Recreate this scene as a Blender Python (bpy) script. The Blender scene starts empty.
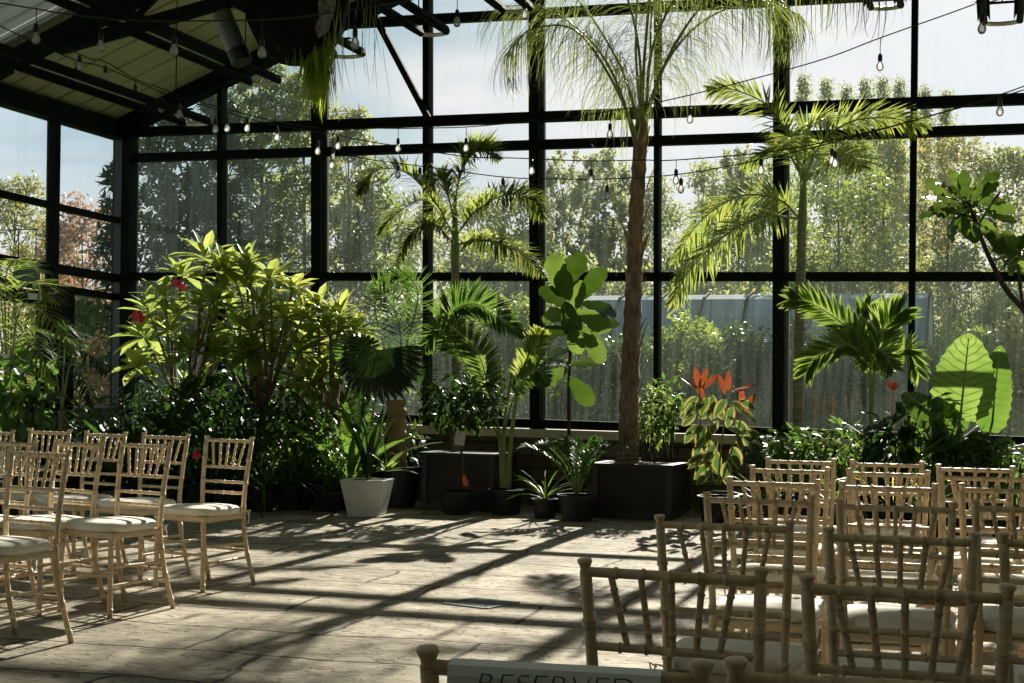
import bpy, math, random
from mathutils import Vector, Matrix
R = random.Random(7)
sc = bpy.context.scene
COL = sc.collection
PI = math.pi
V = Vector
# ------------------------------------------------------------------ camera model
F = 1468.0; EYE = 1.28; HY = 392.0; ROLL = math.radians(0.8); YAW = math.radians(18.4)
RT = V((math.cos(YAW), math.sin(YAW), 0)); FW = V((-math.sin(YAW), math.cos(YAW), 0)); UP = V((0, 0, 1))
CAM = V((0, 0, EYE))
def ray(x, y):
    u = (x-512)/F; v = (HY-y)/F
    c, s = math.cos(ROLL), math.sin(ROLL)
    return RT*(u*c-v*s) + FW + UP*(u*s+v*c)
def atY(x, y, Y): r = ray(x, y); return CAM + r*(Y/r.y)
def atX(x, y, X): r = ray(x, y); return CAM + r*(X/r.x)
def atD(x, y, d): return CAM + ray(x, y)*d
def atF(x, y, z=0.0): r = ray(x, y); return CAM + r*((z-EYE)/r.z)
cd = bpy.data.cameras.new('camera'); cam = bpy.data.objects.new('camera', cd); COL.objects.link(cam)
cd.sensor_width = 36; cd.lens = F*36/1024; cd.shift_y = (HY-341.5)/1024; cd.clip_start = .05; cd.clip_end = 400
cr = RT*math.cos(ROLL)+UP*math.sin(ROLL); cu = -RT*math.sin(ROLL)+UP*math.cos(ROLL)
m = Matrix((cr, cu, -FW)).transposed().to_4x4(); m.translation = CAM; cam.matrix_world = m
sc.camera = cam
# ------------------------------------------------------------------ materials
M = {}
def newmat(n):
    m = bpy.data.materials.new(n); m.use_nodes = True; m.node_tree.nodes.clear(); M[n] = m
    return m, m.node_tree.nodes, m.node_tree.links
def C4(c): return (c[0], c[1], c[2], 1)
def noise_mix(N, L, c1, c2, scale, detail=3, lo=.35, hi=.65, coord='Object', stretch=None):
    tc = N.new('ShaderNodeTexCoord'); nz = N.new('ShaderNodeTexNoise'); nz.inputs['Scale'].default_value = scale; nz.inputs['Detail'].default_value = detail
    src = tc.outputs[coord]
    if stretch:
        mp = N.new('ShaderNodeMapping'); mp.inputs['Scale'].default_value = stretch; L.new(src, mp.inputs['Vector']); src = mp.outputs[0]
    L.new(src, nz.inputs['Vector'])
    rp = N.new('ShaderNodeValToRGB'); rp.color_ramp.elements[0].position = lo; rp.color_ramp.elements[1].position = hi
    rp.color_ramp.elements[0].color = C4(c1); rp.color_ramp.elements[1].color = C4(c2)
    L.new(nz.outputs['Fac'], rp.inputs['Fac'])
    return rp.outputs['Color'], nz
def solid(n, c, c2=None, rough=.6, metal=0, scale=12, bump=0, stretch=None, spec=.5):
    m, N, L = newmat(n)
    o = N.new('ShaderNodeOutputMaterial'); b = N.new('ShaderNodeBsdfPrincipled'); L.new(b.outputs[0], o.inputs[0])
    b.inputs['Roughness'].default_value = rough; b.inputs['Metallic'].default_value = metal; b.inputs['Specular IOR Level'].default_value = spec
    col, nz = noise_mix(N, L, c, c2 or [x*.8 for x in c], scale, stretch=stretch)
    L.new(col, b.inputs['Base Color'])
    if bump:
        bp = N.new('ShaderNodeBump'); bp.inputs['Strength'].default_value = bump; bp.inputs['Distance'].default_value = .01
        L.new(nz.outputs['Fac'], bp.inputs['Height']); L.new(bp.outputs[0], b.inputs['Normal'])
    return m
def leafmat(n, c, c2, tr, fac=.5, rough=.45, scale=2.2, edge=None, veins=False, spec=.35):
    m, N, L = newmat(n)
    o = N.new('ShaderNodeOutputMaterial'); b = N.new('ShaderNodeBsdfPrincipled'); t = N.new('ShaderNodeBsdfTranslucent'); mx = N.new('ShaderNodeMixShader')
    col, nz = noise_mix(N, L, c, c2, scale)
    tcol, nz2 = noise_mix(N, L, tr, [tr[0]*.6, tr[1]*.7, tr[2]*.6], scale*1.7)
    if edge or veins:
        uv = N.new('ShaderNodeUVMap'); sp = N.new('ShaderNodeSeparateXYZ'); L.new(uv.outputs[0], sp.inputs[0])
    if edge:
        ab = N.new('ShaderNodeMath'); ab.operation = 'ABSOLUTE'; L.new(sp.outputs['X'], ab.inputs[0])
        ad = N.new('ShaderNodeMath'); ad.operation = 'MULTIPLY_ADD'; L.new(nz2.outputs['Fac'], ad.inputs[0]); ad.inputs[1].default_value = .9; L.new(ab.outputs[0], ad.inputs[2])
        mr = N.new('ShaderNodeMapRange'); mr.inputs['From Min'].default_value = .95; mr.inputs['From Max'].default_value = 1.1; L.new(ad.outputs[0], mr.inputs['Value'])
        def mixc(a, bcol):
            q = N.new('ShaderNodeMix'); q.data_type = 'RGBA'; L.new(mr.outputs[0], q.inputs['Factor']); L.new(a, q.inputs['A']); q.inputs['B'].default_value = C4(bcol); return q.outputs['Result']
        col = mixc(col, edge[0]); tcol = mixc(tcol, edge[1])
    if veins:
        ab = N.new('ShaderNodeMath'); ab.operation = 'ABSOLUTE'; L.new(sp.outputs['X'], ab.inputs[0])
        k = N.new('ShaderNodeMath'); k.operation = 'MULTIPLY_ADD'; L.new(ab.outputs[0], k.inputs[0]); k.inputs[1].default_value = -.16; L.new(sp.outputs['Y'], k.inputs[2])
        k2 = N.new('ShaderNodeMath'); k2.operation = 'MULTIPLY'; L.new(k.outputs[0], k2.inputs[0]); k2.inputs[1].default_value = 11
        fr = N.new('ShaderNodeMath'); fr.operation = 'PINGPONG'; L.new(k2.outputs[0], fr.inputs[0]); fr.inputs[1].default_value = .5
        mn = N.new('ShaderNodeMath'); mn.operation = 'MINIMUM'; 
        a2 = N.new('ShaderNodeMath'); a2.operation = 'MULTIPLY'; L.new(ab.outputs[0], a2.inputs[0]); a2.inputs[1].default_value = 2.5
        L.new(fr.outputs[0], mn.inputs[0]); L.new(a2.outputs[0], mn.inputs[1])
        mr = N.new('ShaderNodeMapRange'); mr.inputs['From Min'].default_value = .03; mr.inputs['From Max'].default_value = .12; L.new(mn.outputs[0], mr.inputs['Value'])
        q = N.new('ShaderNodeMix'); q.data_type = 'RGBA'; L.new(mr.outputs[0], q.inputs['Factor']); L.new(tcol, q.inputs['B']); q.inputs['A'].default_value = C4([x*.35 for x in tr]); tcol = q.outputs['Result']
    L.new(col, b.inputs['Base Color']); b.inputs['Roughness'].default_value = rough; b.inputs['Specular IOR Level'].default_value = spec
    L.new(tcol, t.inputs['Color'])
    mx.inputs[0].default_value = fac; L.new(b.outputs[0], mx.inputs[1]); L.new(t.outputs[0], mx.inputs[2]); L.new(mx.outputs[0], o.inputs[0])
    return m
solid('wood', (.66, .52, .33), (.55, .41, .24), rough=.5, scale=9, stretch=(3, 3, 12), bump=.15)
solid('cushion', (.80, .76, .66), (.74, .70, .60), rough=.85, scale=20, bump=.1)
solid('steel', (.008, .011, .009), (.006, .008, .007), rough=.85, scale=5, spec=.1)
solid('steel_edge', (.16, .18, .16), (.12, .14, .12), rough=.4, scale=5)
solid('post_green', (.016, .030, .029), (.012, .024, .023), rough=.5, scale=5)
solid('ceiling', (.40, .39, .23), (.34, .34, .20), rough=.6, scale=2)
solid('plaster', (.66, .64, .56), (.6, .58, .5), rough=.9)
solid('brick_box', (.022, .012, .008), (.012, .008, .006), rough=.6, scale=10, bump=.3, stretch=(1, 1, 8))
solid('box_frame', (.022, .023, .020), (.015, .015, .013), rough=.5, scale=10)
solid('white_pot', (.66, .66, .60), (.58, .58, .52), rough=.5, scale=6)
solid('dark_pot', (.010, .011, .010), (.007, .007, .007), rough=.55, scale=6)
solid('soil', (.03, .022, .015), (.015, .011, .008), rough=.95, scale=30, bump=.5)
solid('sill', (.50, .47, .38), (.40, .37, .29), rough=.75, scale=14, bump=.3)
solid('black_plastic', (.008, .008, .008), (.006, .006, .006), rough=.45)
solid('bark', (.27, .19, .12), (.11, .078, .05), rough=.9, scale=9, bump=.9, stretch=(2, 2, .7))
solid('bark_light', (.26, .25, .17), (.15, .14, .09), rough=.85, scale=7, bump=.4, stretch=(1, 1, 5))
solid('bark_dark', (.05, .038, .024), (.025, .018, .012), rough=.9, scale=14, bump=.6)
solid('petiole', (.20, .26, .07), (.14, .18, .05), rough=.5, scale=6)
solid('dead_leaf', (.42, .30, .17), (.26, .17, .09), rough=.9, scale=8)
solid('metal', (.45, .46, .45), (.35, .36, .35), rough=.35, metal=.9)
solid('grate', (.16, .20, .19), (.12, .15, .145), rough=.6)
solid('aluminium', (.10, .12, .115), (.07, .085, .08), rough=.4, metal=.6)
solid('duct', (.16, .19, .18), (.12, .15, .14), rough=.35, metal=.3)
solid('copper', (.75, .72, .62), (.6, .57, .48), rough=.3, metal=.7)
solid('paper', (.88, .89, .90), (.84, .85, .86), rough=.7)
solid('ink', (.05, .06, .07), (.04, .05, .06), rough=.6)
solid('sign_green', (.01, .16, .12), (.01, .12, .09), rough=.4)
solid('orange_tag', (.75, .17, .06), (.6, .12, .04), rough=.6)
solid('paper_tag', (.55, .53, .45), (.45, .43, .36), rough=.7)
solid('green_tie', (.05, .5, .25), rough=.5)
solid('lawn', (.16, .22, .04), (.09, .14, .03), rough=.95, scale=3, bump=.4)
solid('path_grey', (.42, .42, .38), (.34, .34, .30), rough=.9, scale=5)
solid('shed_wall', (.34, .40, .41), (.26, .31, .33), rough=.6, scale=1.2)
solid('shed_roof', (.20, .25, .25), (.14, .18, .18), rough=1, scale=1.2)
solid('straw', (.55, .40, .18), (.40, .28, .12), rough=.9)
solid('red_flower', (.80, .05, .07), (.65, .03, .06), rough=.5)
solid('pink_flower', (.85, .22, .16), (.75, .12, .10), rough=.5)
solid('plume', (.62, .42, .27), (.5, .34, .22), rough=.9)
solid('basket_dark', (.006, .007, .006), (.004, .005, .004), spec=.1, rough=.9, bump=.6, scale=30)
solid('liner', (.20, .20, .19), (.05, .05, .045), rough=.9, scale=18, bump=.6)
# indoor foliage
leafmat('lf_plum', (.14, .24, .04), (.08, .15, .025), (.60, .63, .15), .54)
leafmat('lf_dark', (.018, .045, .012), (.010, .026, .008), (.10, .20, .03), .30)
leafmat('lf_mid', (.04, .095, .02), (.022, .055, .013), (.20, .34, .05), .42)
leafmat('lf_bright', (.07, .15, .03), (.04, .09, .015), (.34, .44, .09), .5)
leafmat('lf_black', (.014, .028, .010), (.008, .018, .006), (.05, .10, .02), .15)
leafmat('lf_palm', (.07, .13, .025), (.04, .08, .015), (.52, .58, .13), .52)
leafmat('lf_queen', (.10, .14, .04), (.05, .08, .02), (.40, .46, .12), .45)
leafmat('lf_fig', (.05, .12, .02), (.03, .07, .012), (.21, .30, .05), .42)
leafmat('lf_fig_dark', (.025, .07, .012), (.016, .045, .008), (.10, .18, .02), .3)
leafmat('lf_big', (.09, .18, .04), (.06, .13, .03), (.28, .40, .08), .5, veins=True)
leafmat('lf_varieg', (.05, .12, .03), (.03, .08, .02), (.10, .18, .04), .4, scale=9, edge=((.44, .38, .12), (.40, .33, .10)))
leafmat('lf_red', (.22, .035, .025), (.26, .12, .03), (.40, .09, .03), .35, scale=14)
leafmat('lf_hang', (.14, .22, .03), (.06, .11, .02), (.62, .72, .07), .5)
leafmat('lf_yellow', (.40, .36, .05), (.25, .28, .04), (.75, .66, .10), .5)
# outdoor foliage
leafmat('out_olive', (.10, .12, .035), (.05, .07, .02), (.50, .50, .17), .5, scale=.8)
leafmat('out_grey', (.13, .15, .07), (.08, .10, .045), (.50, .51, .25), .5, scale=.6)
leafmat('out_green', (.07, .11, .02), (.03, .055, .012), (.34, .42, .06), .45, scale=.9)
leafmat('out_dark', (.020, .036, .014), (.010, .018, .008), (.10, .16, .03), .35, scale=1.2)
leafmat('out_yellow', (.22, .20, .06), (.16, .15, .04), (.50, .44, .14), .5, scale=.7)
leafmat('out_red', (.26, .11, .06), (.20, .13, .05), (.55, .26, .13), .5, scale=.7)
leafmat('out_orange', (.26, .14, .05), (.20, .14, .05), (.55, .36, .14), .5, scale=.7)
# dirty glass: mostly clear, with a film of dried drips that scatters the sun
def glassmat(n, base, amp, tint=(.95, .955, .955)):
    m, N, L = newmat(n)
    o = N.new('ShaderNodeOutputMaterial')
    tr = N.new('ShaderNodeBsdfTransparent'); tr.inputs[0].default_value = C4(tint)
    tl = N.new('ShaderNodeBsdfTranslucent'); tl.inputs[0].default_value = (.62, .76, .64, 1)
    df = N.new('ShaderNodeBsdfDiffuse'); df.inputs[0].default_value = (.55, .57, .52, 1)
    gl = N.new('ShaderNodeBsdfGlossy'); gl.inputs['Roughness'].default_value = .02; gl.inputs[0].default_value = (.9, .95, .95, 1)
    tc = N.new('ShaderNodeTexCoord'); mp = N.new('ShaderNodeMapping'); mp.inputs['Scale'].default_value = (22, 22, 1.1); L.new(tc.outputs['Object'], mp.inputs['Vector'])
    n1 = N.new('ShaderNodeTexNoise'); n1.inputs['Scale'].default_value = 1; n1.inputs['Detail'].default_value = 4; L.new(mp.outputs[0], n1.inputs['Vector'])
    n2 = N.new('ShaderNodeTexNoise'); n2.inputs['Scale'].default_value = 45; n2.inputs['Detail'].default_value = 2; L.new(tc.outputs['Object'], n2.inputs['Vector'])
    n3 = N.new('ShaderNodeTexNoise'); n3.inputs['Scale'].default_value = .7; n3.inputs['Detail'].default_value = 3; L.new(tc.outputs['Object'], n3.inputs['Vector'])
    a = N.new('ShaderNodeMath'); a.operation = 'MULTIPLY'; L.new(n1.outputs[0], a.inputs[0]); L.new(n3.outputs[0], a.inputs[1])
    mr = N.new('ShaderNodeMapRange'); mr.inputs['From Min'].default_value = .12; mr.inputs['From Max'].default_value = .42; mr.inputs['To Min'].default_value = base; mr.inputs['To Max'].default_value = base+amp; L.new(a.outputs[0], mr.inputs['Value'])
    sp = N.new('ShaderNodeMapRange'); sp.inputs['From Min'].default_value = .66; sp.inputs['From Max'].default_value = .72; sp.inputs['To Max'].default_value = amp*1.6; L.new(n2.outputs[0], sp.inputs['Value'])
    ad = N.new('ShaderNodeMath'); ad.operation = 'ADD'; L.new(mr.outputs[0], ad.inputs[0]); L.new(sp.outputs[0], ad.inputs[1])
    m1 = N.new('ShaderNodeMixShader'); m1.inputs[0].default_value = .3; L.new(tl.outputs[0], m1.inputs[1]); L.new(df.outputs[0], m1.inputs[2])
    m2 = N.new('ShaderNodeMixShader'); L.new(ad.outputs[0], m2.inputs[0]); L.new(tr.outputs[0], m2.inputs[1]); L.new(m1.outputs[0], m2.inputs[2])
    lw = N.new('ShaderNodeLayerWeight'); fp = N.new('ShaderNodeMath'); fp.operation = 'POWER'; L.new(lw.outputs['Facing'], fp.inputs[0]); fp.inputs[1].default_value = 4
    fr = N.new('ShaderNodeMath'); fr.operation = 'MULTIPLY_ADD'; L.new(fp.outputs[0], fr.inputs[0]); fr.inputs[1].default_value = .35; fr.inputs[2].default_value = .015
    m3 = N.new('ShaderNodeMixShader'); L.new(fr.outputs[0], m3.inputs[0]); L.new(m2.outputs[0], m3.inputs[1]); L.new(gl.outputs[0], m3.inputs[2])
    L.new(m3.outputs[0], o.inputs[0]); return m
glassmat('glass', .004, .024)
glassmat('glass_clear', .004, .010, (.88, .93, .92))
glassmat('glass_left', .012, .03, (.92, .96, .98))
m, N, L = newmat('bulb_glass')
o = N.new('ShaderNodeOutputMaterial'); t = N.new('ShaderNodeBsdfTransparent'); g = N.new('ShaderNodeBsdfGlossy'); g.inputs['Roughness'].default_value = .05
d = N.new('ShaderNodeBsdfTranslucent'); d.inputs[0].default_value = (.9, .9, .85, 1)
lw = N.new('ShaderNodeLayerWeight'); lw.inputs[0].default_value = .45
q = N.new('ShaderNodeMixShader'); q.inputs[0].default_value = .45; L.new(t.outputs[0], q.inputs[1]); L.new(d.outputs[0], q.inputs[2])
q2 = N.new('ShaderNodeMixShader'); L.new(lw.outputs['Fresnel'], q2.inputs[0]); L.new(q.outputs[0], q2.inputs[1]); L.new(g.outputs[0], q2.inputs[2]); L.new(q2.outputs[0], o.inputs[0])
# polycarbonate rooflight
m, N, L = newmat('polycarbonate')
o = N.new('ShaderNodeOutputMaterial'); d = N.new('ShaderNodeBsdfTranslucent'); d.inputs[0].default_value = (.30, .32, .30, 1); d2 = N.new('ShaderNodeBsdfDiffuse'); d2.inputs[0].default_value = (.3, .33, .32, 1)
q = N.new('ShaderNodeMixShader'); q.inputs[0].default_value = .3; L.new(d.outputs[0], q.inputs[1]); L.new(d2.outputs[0], q.inputs[2]); L.new(q.outputs[0], o.inputs[0])
m2_ = M['polycarbonate'].copy(); m2_.name = 'polycarbonate_fill'; M['polycarbonate_fill'] = m2_  # brighter copy for the added rooflights that fill the near seating
for n_ in m2_.node_tree.nodes:
    if n_.type == 'BSDF_TRANSLUCENT': n_.inputs[0].default_value = (.42, .45, .44, 1)
# stamped flagstone floor
m, N, L = newmat('flagstone')
o = N.new('ShaderNodeOutputMaterial'); b = N.new('ShaderNodeBsdfPrincipled'); L.new(b.outputs[0], o.inputs[0]); b.inputs['Roughness'].default_value = .8; b.inputs['Specular IOR Level'].default_value = .15
tc = N.new('ShaderNodeTexCoord')
nz = N.new('ShaderNodeTexNoise'); nz.inputs['Scale'].default_value = 1.3; nz.inputs['Detail'].default_value = 5; L.new(tc.outputs['Object'], nz.inputs['Vector'])
mxv = N.new('ShaderNodeMix'); mxv.data_type = 'VECTOR'; mxv.inputs['Factor'].default_value = .22; L.new(tc.outputs['Object'], mxv.inputs['A']); L.new(nz.outputs['Color'], mxv.inputs['B'])
mp = N.new('ShaderNodeMapping'); mp.inputs['Rotation'].default_value = (0, 0, math.radians(-4)); L.new(mxv.outputs['Result'], mp.inputs['Vector'])
br = N.new('ShaderNodeTexBrick'); br.inputs['Scale'].default_value = 1; br.inputs['Brick Width'].default_value = 1.05; br.inputs['Row Height'].default_value = .52; br.inputs['Mortar Size'].default_value = .013; br.inputs['Mortar Smooth'].default_value = .5
br.inputs['Color1'].default_value = (.46, .415, .325, 1); br.inputs['Color2'].default_value = (.34, .31, .245, 1); br.inputs['Mortar'].default_value = (.09, .08, .06, 1); br.offset = .37
L.new(mp.outputs[0], br.inputs['Vector'])
n2 = N.new('ShaderNodeTexNoise'); n2.inputs['Scale'].default_value = 2.6; n2.inputs['Detail'].default_value = 8; n2.inputs['Roughness'].default_value = .65; L.new(tc.outputs['Object'], n2.inputs['Vector'])
rp = N.new('ShaderNodeValToRGB'); rp.color_ramp.elements[0].position = .35; rp.color_ramp.elements[1].position = .68; rp.color_ramp.elements[0].color = (.50, .48, .44, 1); rp.color_ramp.elements[1].color = (1.08, 1.06, 1.02, 1); L.new(n2.outputs[0], rp.inputs[0])
mm = N.new('ShaderNodeMix'); mm.data_type = 'RGBA'; mm.blend_type = 'MULTIPLY'; mm.inputs['Factor'].default_value = 1; L.new(br.outputs['Color'], mm.inputs['A']); L.new(rp.outputs[0], mm.inputs['B']); 
# ridged cleft cracks
mp3 = N.new('ShaderNodeMapping'); mp3.inputs['Scale'].default_value = (1.0, 2.6, 1); mp3.inputs['Rotation'].default_value = (0, 0, math.radians(10)); L.new(tc.outputs['Object'], mp3.inputs['Vector'])
n3 = N.new('ShaderNodeTexNoise'); n3.inputs['Scale'].default_value = 4.5; n3.inputs['Detail'].default_value = 6; n3.inputs['Distortion'].default_value = .6; L.new(mp3.outputs[0], n3.inputs['Vector'])
sb = N.new('ShaderNodeMath'); sb.operation = 'SUBTRACT'; L.new(n3.outputs[0], sb.inputs[0]); sb.inputs[1].default_value = .5
ab = N.new('ShaderNodeMath'); ab.operation = 'ABSOLUTE'; L.new(sb.outputs[0], ab.inputs[0])
mr = N.new('ShaderNodeMapRange'); mr.inputs['From Max'].default_value = .02; mr.inputs['To Min'].default_value = .0; mr.inputs['To Max'].default_value = 1.; L.new(ab.outputs[0], mr.inputs['Value'])
mc = N.new('ShaderNodeMapRange'); mc.inputs['From Max'].default_value = .012; mc.inputs['To Min'].default_value = .5; L.new(ab.outputs[0], mc.inputs['Value'])
mm2 = N.new('ShaderNodeMix'); mm2.data_type = 'RGBA'; mm2.blend_type = 'MULTIPLY'; mm2.inputs['Factor'].default_value = 1; L.new(mm.outputs['Result'], mm2.inputs['A']); L.new(mc.outputs[0], mm2.inputs['B'])
L.new(mm2.outputs['Result'], b.inputs['Base Color'])
b1 = N.new('ShaderNodeBump'); b1.inputs['Strength'].default_value = .9; b1.inputs['Distance'].default_value = .03; L.new(n2.outputs[0], b1.inputs['Height'])
b2 = N.new('ShaderNodeBump'); b2.inputs['Strength'].default_value = .8; b2.inputs['Distance'].default_value = .015; L.new(mr.outputs[0], b2.inputs['Height']); L.new(b1.outputs[0], b2.inputs['Normal'])
b3 = N.new('ShaderNodeBump'); b3.invert = True; b3.inputs['Strength'].default_value = .8; b3.inputs['Distance'].default_value = .012; L.new(br.outputs['Fac'], b3.inputs['Height']); L.new(b2.outputs[0], b3.inputs['Normal']); L.new(b3.outputs[0], b.inputs['Normal'])
# stacked stone wall
m, N, L = newmat('stone')
o = N.new('ShaderNodeOutputMaterial'); b = N.new('ShaderNodeBsdfPrincipled'); L.new(b.outputs[0], o.inputs[0]); b.inputs['Roughness'].default_value = .85
tc = N.new('ShaderNodeTexCoord'); mp = N.new('ShaderNodeMapping'); mp.inputs['Rotation'].default_value = (PI/2, 0, 0); L.new(tc.outputs['Object'], mp.inputs['Vector'])
br = N.new('ShaderNodeTexBrick'); br.inputs['Scale'].default_value = 1; br.inputs['Brick Width'].default_value = .42; br.inputs['Row Height'].default_value = .14; br.inputs['Mortar Size'].default_value = .008
br.inputs['Color1'].default_value = (.14, .13, .10, 1); br.inputs['Color2'].default_value = (.075, .07, .055, 1); br.inputs['Mortar'].default_value = (.02, .02, .016, 1); L.new(mp.outputs[0], br.inputs['Vector'])
L.new(br.outputs['Color'], b.inputs['Base Color'])
bp = N.new('ShaderNodeBump'); bp.invert = True; bp.inputs['Strength'].default_value = .8; bp.inputs['Distance'].default_value = .02; L.new(br.outputs['Fac'], bp.inputs['Height']); L.new(bp.outputs[0], b.inputs['Normal'])
# ------------------------------------------------------------------ mesh helper
def rotm(a, ax): return Matrix.Rotation(a, 3, ax)
class MB:
    def __init__(s): s.v = []; s.f = []; s.m = []; s.uv = []
    def add(s, vs, fs, mi=0, uv=None):
        b = len(s.v); s.v += [tuple(p) for p in vs]; s.f += [tuple(i+b for i in q) for q in fs]; s.m += [mi]*len(fs)
        s.uv += uv if uv else [(0, 0)]*len(vs)
    def box(s, c, sx, sy, sz, mi=0, rot=None):
        vs = []
        for z in (-1, 1):
            for y in (-1, 1):
                for x in (-1, 1):
                    p = V((x*sx/2, y*sy/2, z*sz/2)); p = rot @ p if rot else p; vs.append(p+V(c))
        s.add(vs, [(0, 2, 3, 1), (4, 5, 7, 6), (0, 1, 5, 4), (2, 6, 7, 3), (0, 4, 6, 2), (1, 3, 7, 5)], mi)
    def bar(s, a, b, w, h, mi=0, up=UP):       # rectangular bar from a to b
        a = V(a); b = V(b); t = (b-a).normalized(); sd = t.cross(up).normalized(); u2 = sd.cross(t).normalized()
        vs = [p+sd*(i*w/2)+u2*(j*h/2) for p in (a, b) for i, j in ((-1, -1), (1, -1), (1, 1), (-1, 1))]
        s.add(vs, [(0, 3, 2, 1), (4, 5, 6, 7), (0, 1, 5, 4), (1, 2, 6, 5), (2, 3, 7, 6), (3, 0, 4, 7)], mi)
    def tube(s, pts, rs, n=6, mi=0, cap=True):
        pts = [V(p) for p in pts]
        if not isinstance(rs, (list, tuple)): rs = [rs]*len(pts)
        vs = []; fs = []; ref = None
        for i, p in enumerate(pts):
            t = (pts[min(i+1, len(pts)-1)]-pts[max(i-1, 0)])
            if t.length < 1e-9: t = V((0, 0, 1))
            t.normalize()
            if ref is None: ref = t.orthogonal().normalized()
            a = (ref - t*ref.dot(t)); a = a.normalized() if a.length > 1e-6 else t.orthogonal().normalized(); ref = a; bb = t.cross(a)
            for k in range(n):
                an = 2*PI*k/n; vs.append(p+(a*math.cos(an)+bb*math.sin(an))*rs[i])
        for i in range(len(pts)-1):
            for k in range(n): fs.append((i*n+k, i*n+(k+1) % n, (i+1)*n+(k+1) % n, (i+1)*n+k))
        if cap: fs.append(tuple(range(n-1, -1, -1))); fs.append(tuple((len(pts)-1)*n+k for k in range(n)))
        s.add(vs, fs, mi)
    def lathe(s, c, prof, n=12, mi=0):
        s.tube([V(c)+V((0, 0, z)) for r, z in prof], [max(r, 1e-4) for r, z in prof], n, mi)
    def blade(s, base, d, nrm, ln, wd, bend=.3, segs=4, fold=.25, shape=None, mi=0, pet=0, ripple=0, rip_n=8):
        """one leaf: midrib curve bending towards -nrm, two half blades folded up"""
        d = V(d).normalized(); nrm = V(nrm); nrm = (nrm-d*nrm.dot(d)); nrm = nrm.normalized() if nrm.length > 1e-5 else d.orthogonal().normalized(); sd = d.cross(nrm)
        vs = []; uv = []; fs = []; p = V(base); st = ln/segs; a = 0
        shape = shape or (lambda t: math.sin(PI*min(1, t**.75))**.8)
        for i in range(segs+1):
            t = i/segs; w = wd/2*max(.02, shape(t))
            dd = d*math.cos(a)-nrm*math.sin(a); nn = nrm*math.cos(a)+d*math.sin(a)
            rp = ripple*math.sin(t*rip_n*2*PI)
            vs += [p-sd*w+nn*(w*fold+rp), p, p+sd*w+nn*(w*fold+rp)]; uv += [(-1, t), (0, t), (1, t)]
            if i < segs:
                a += bend/segs; p = p+(d*math.cos(a)-nrm*math.sin(a))*st
                b = i*3; fs += [(b, b+1, b+4, b+3), (b+1, b+2, b+5, b+4)]
        s.add(vs, fs, mi, uv)
    def build(s, name, mats, loc=(0, 0, 0), parent=None, smooth=False):
        me = bpy.data.meshes.new(name); l = V(loc)
        me.from_pydata([(p[0]-l[0], p[1]-l[1], p[2]-l[2]) for p in s.v], [], s.f)
        mats = mats if isinstance(mats, (list, tuple)) else [mats]
        for q in mats: me.materials.append(M[q])
        me.polygons.foreach_set('material_index', s.m)
        u = me.uv_layers.new(name='UVMap'); li = [0]*len(me.loops); me.loops.foreach_get('vertex_index', li)
        fl = []
        for i in li: fl += s.uv[i]
        u.data.foreach_set('uv', fl)
        if smooth: me.polygons.foreach_set('use_smooth', [True]*len(me.polygons))
        me.update()
        o = bpy.data.objects.new(name, me); COL.objects.link(o)
        if parent: o.parent = parent
        else: o.location = l
        return o
def tag(o, label, cat, group=None, kind=None):
    o['label'] = label; o['category'] = cat
    if group: o['group'] = group
    if kind: o['kind'] = kind
    return o
def struct(o): o['kind'] = 'structure'; return o
class Thing:
    def __init__(s, name, label, cat, loc, group=None, kind=None):
        s.loc = V(loc); s.o = bpy.data.objects.new(name, None); COL.objects.link(s.o); s.o.location = s.loc; s.o.empty_display_size = .1
        tag(s.o, label, cat, group, kind)
    def part(s, name, mb, mat, parent=None, smooth=False, label=None):
        o = mb.build(name, mat, s.loc, parent or s.o, smooth)
        if label: o['label'] = label
        return o
def copy_tree(o, parent=None):
    c = o.copy(); COL.objects.link(c)
    if parent: c.parent = parent
    for ch in list(o.children): copy_tree(ch, c)
    return c
def bez(pts, n):
    pts = [V(p) for p in pts]; out = []
    if len(pts) == 2: return [pts[0].lerp(pts[1], i/n) for i in range(n+1)]
    # Catmull-Rom
    P = [pts[0]*2-pts[1]]+pts+[pts[-1]*2-pts[-2]]
    k = len(pts)-1
    for i in range(n+1):
        t = i/n*k; j = min(int(t), k-1); t -= j; a, b, c, d = P[j:j+4]
        out.append(.5*((2*b)+(c-a)*t+(2*a-5*b+4*c-d)*t*t+(3*b-a-3*c+d)*t**3))
    return out
# ------------------------------------------------------------------ the room
W = 16.0
cor = atY(120, 300, W); XL = cor.x; XR = 3.9; XRIDGE = -3.3; YB = -2.5
EAVE = 4.62; PITCH = .385
def zroof(x): return EAVE+PITCH*((x-XL) if x < XRIDGE else (XRIDGE-XL)-(x-XRIDGE))
mb = MB(); mb.box(((XL+XR)/2, (W+YB)/2, -.1), XR-XL+.4, W-YB+.4, .2); struct(mb.build('floor', 'flagstone'))
SILL = atY(500, 427, W).z; 
mb = MB(); mb.box(((XL+XR)/2, W+.05, (SILL-.09)/2), XR-XL, .3, SILL-.09); struct(mb.build('wall_back', 'stone'))
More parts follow.
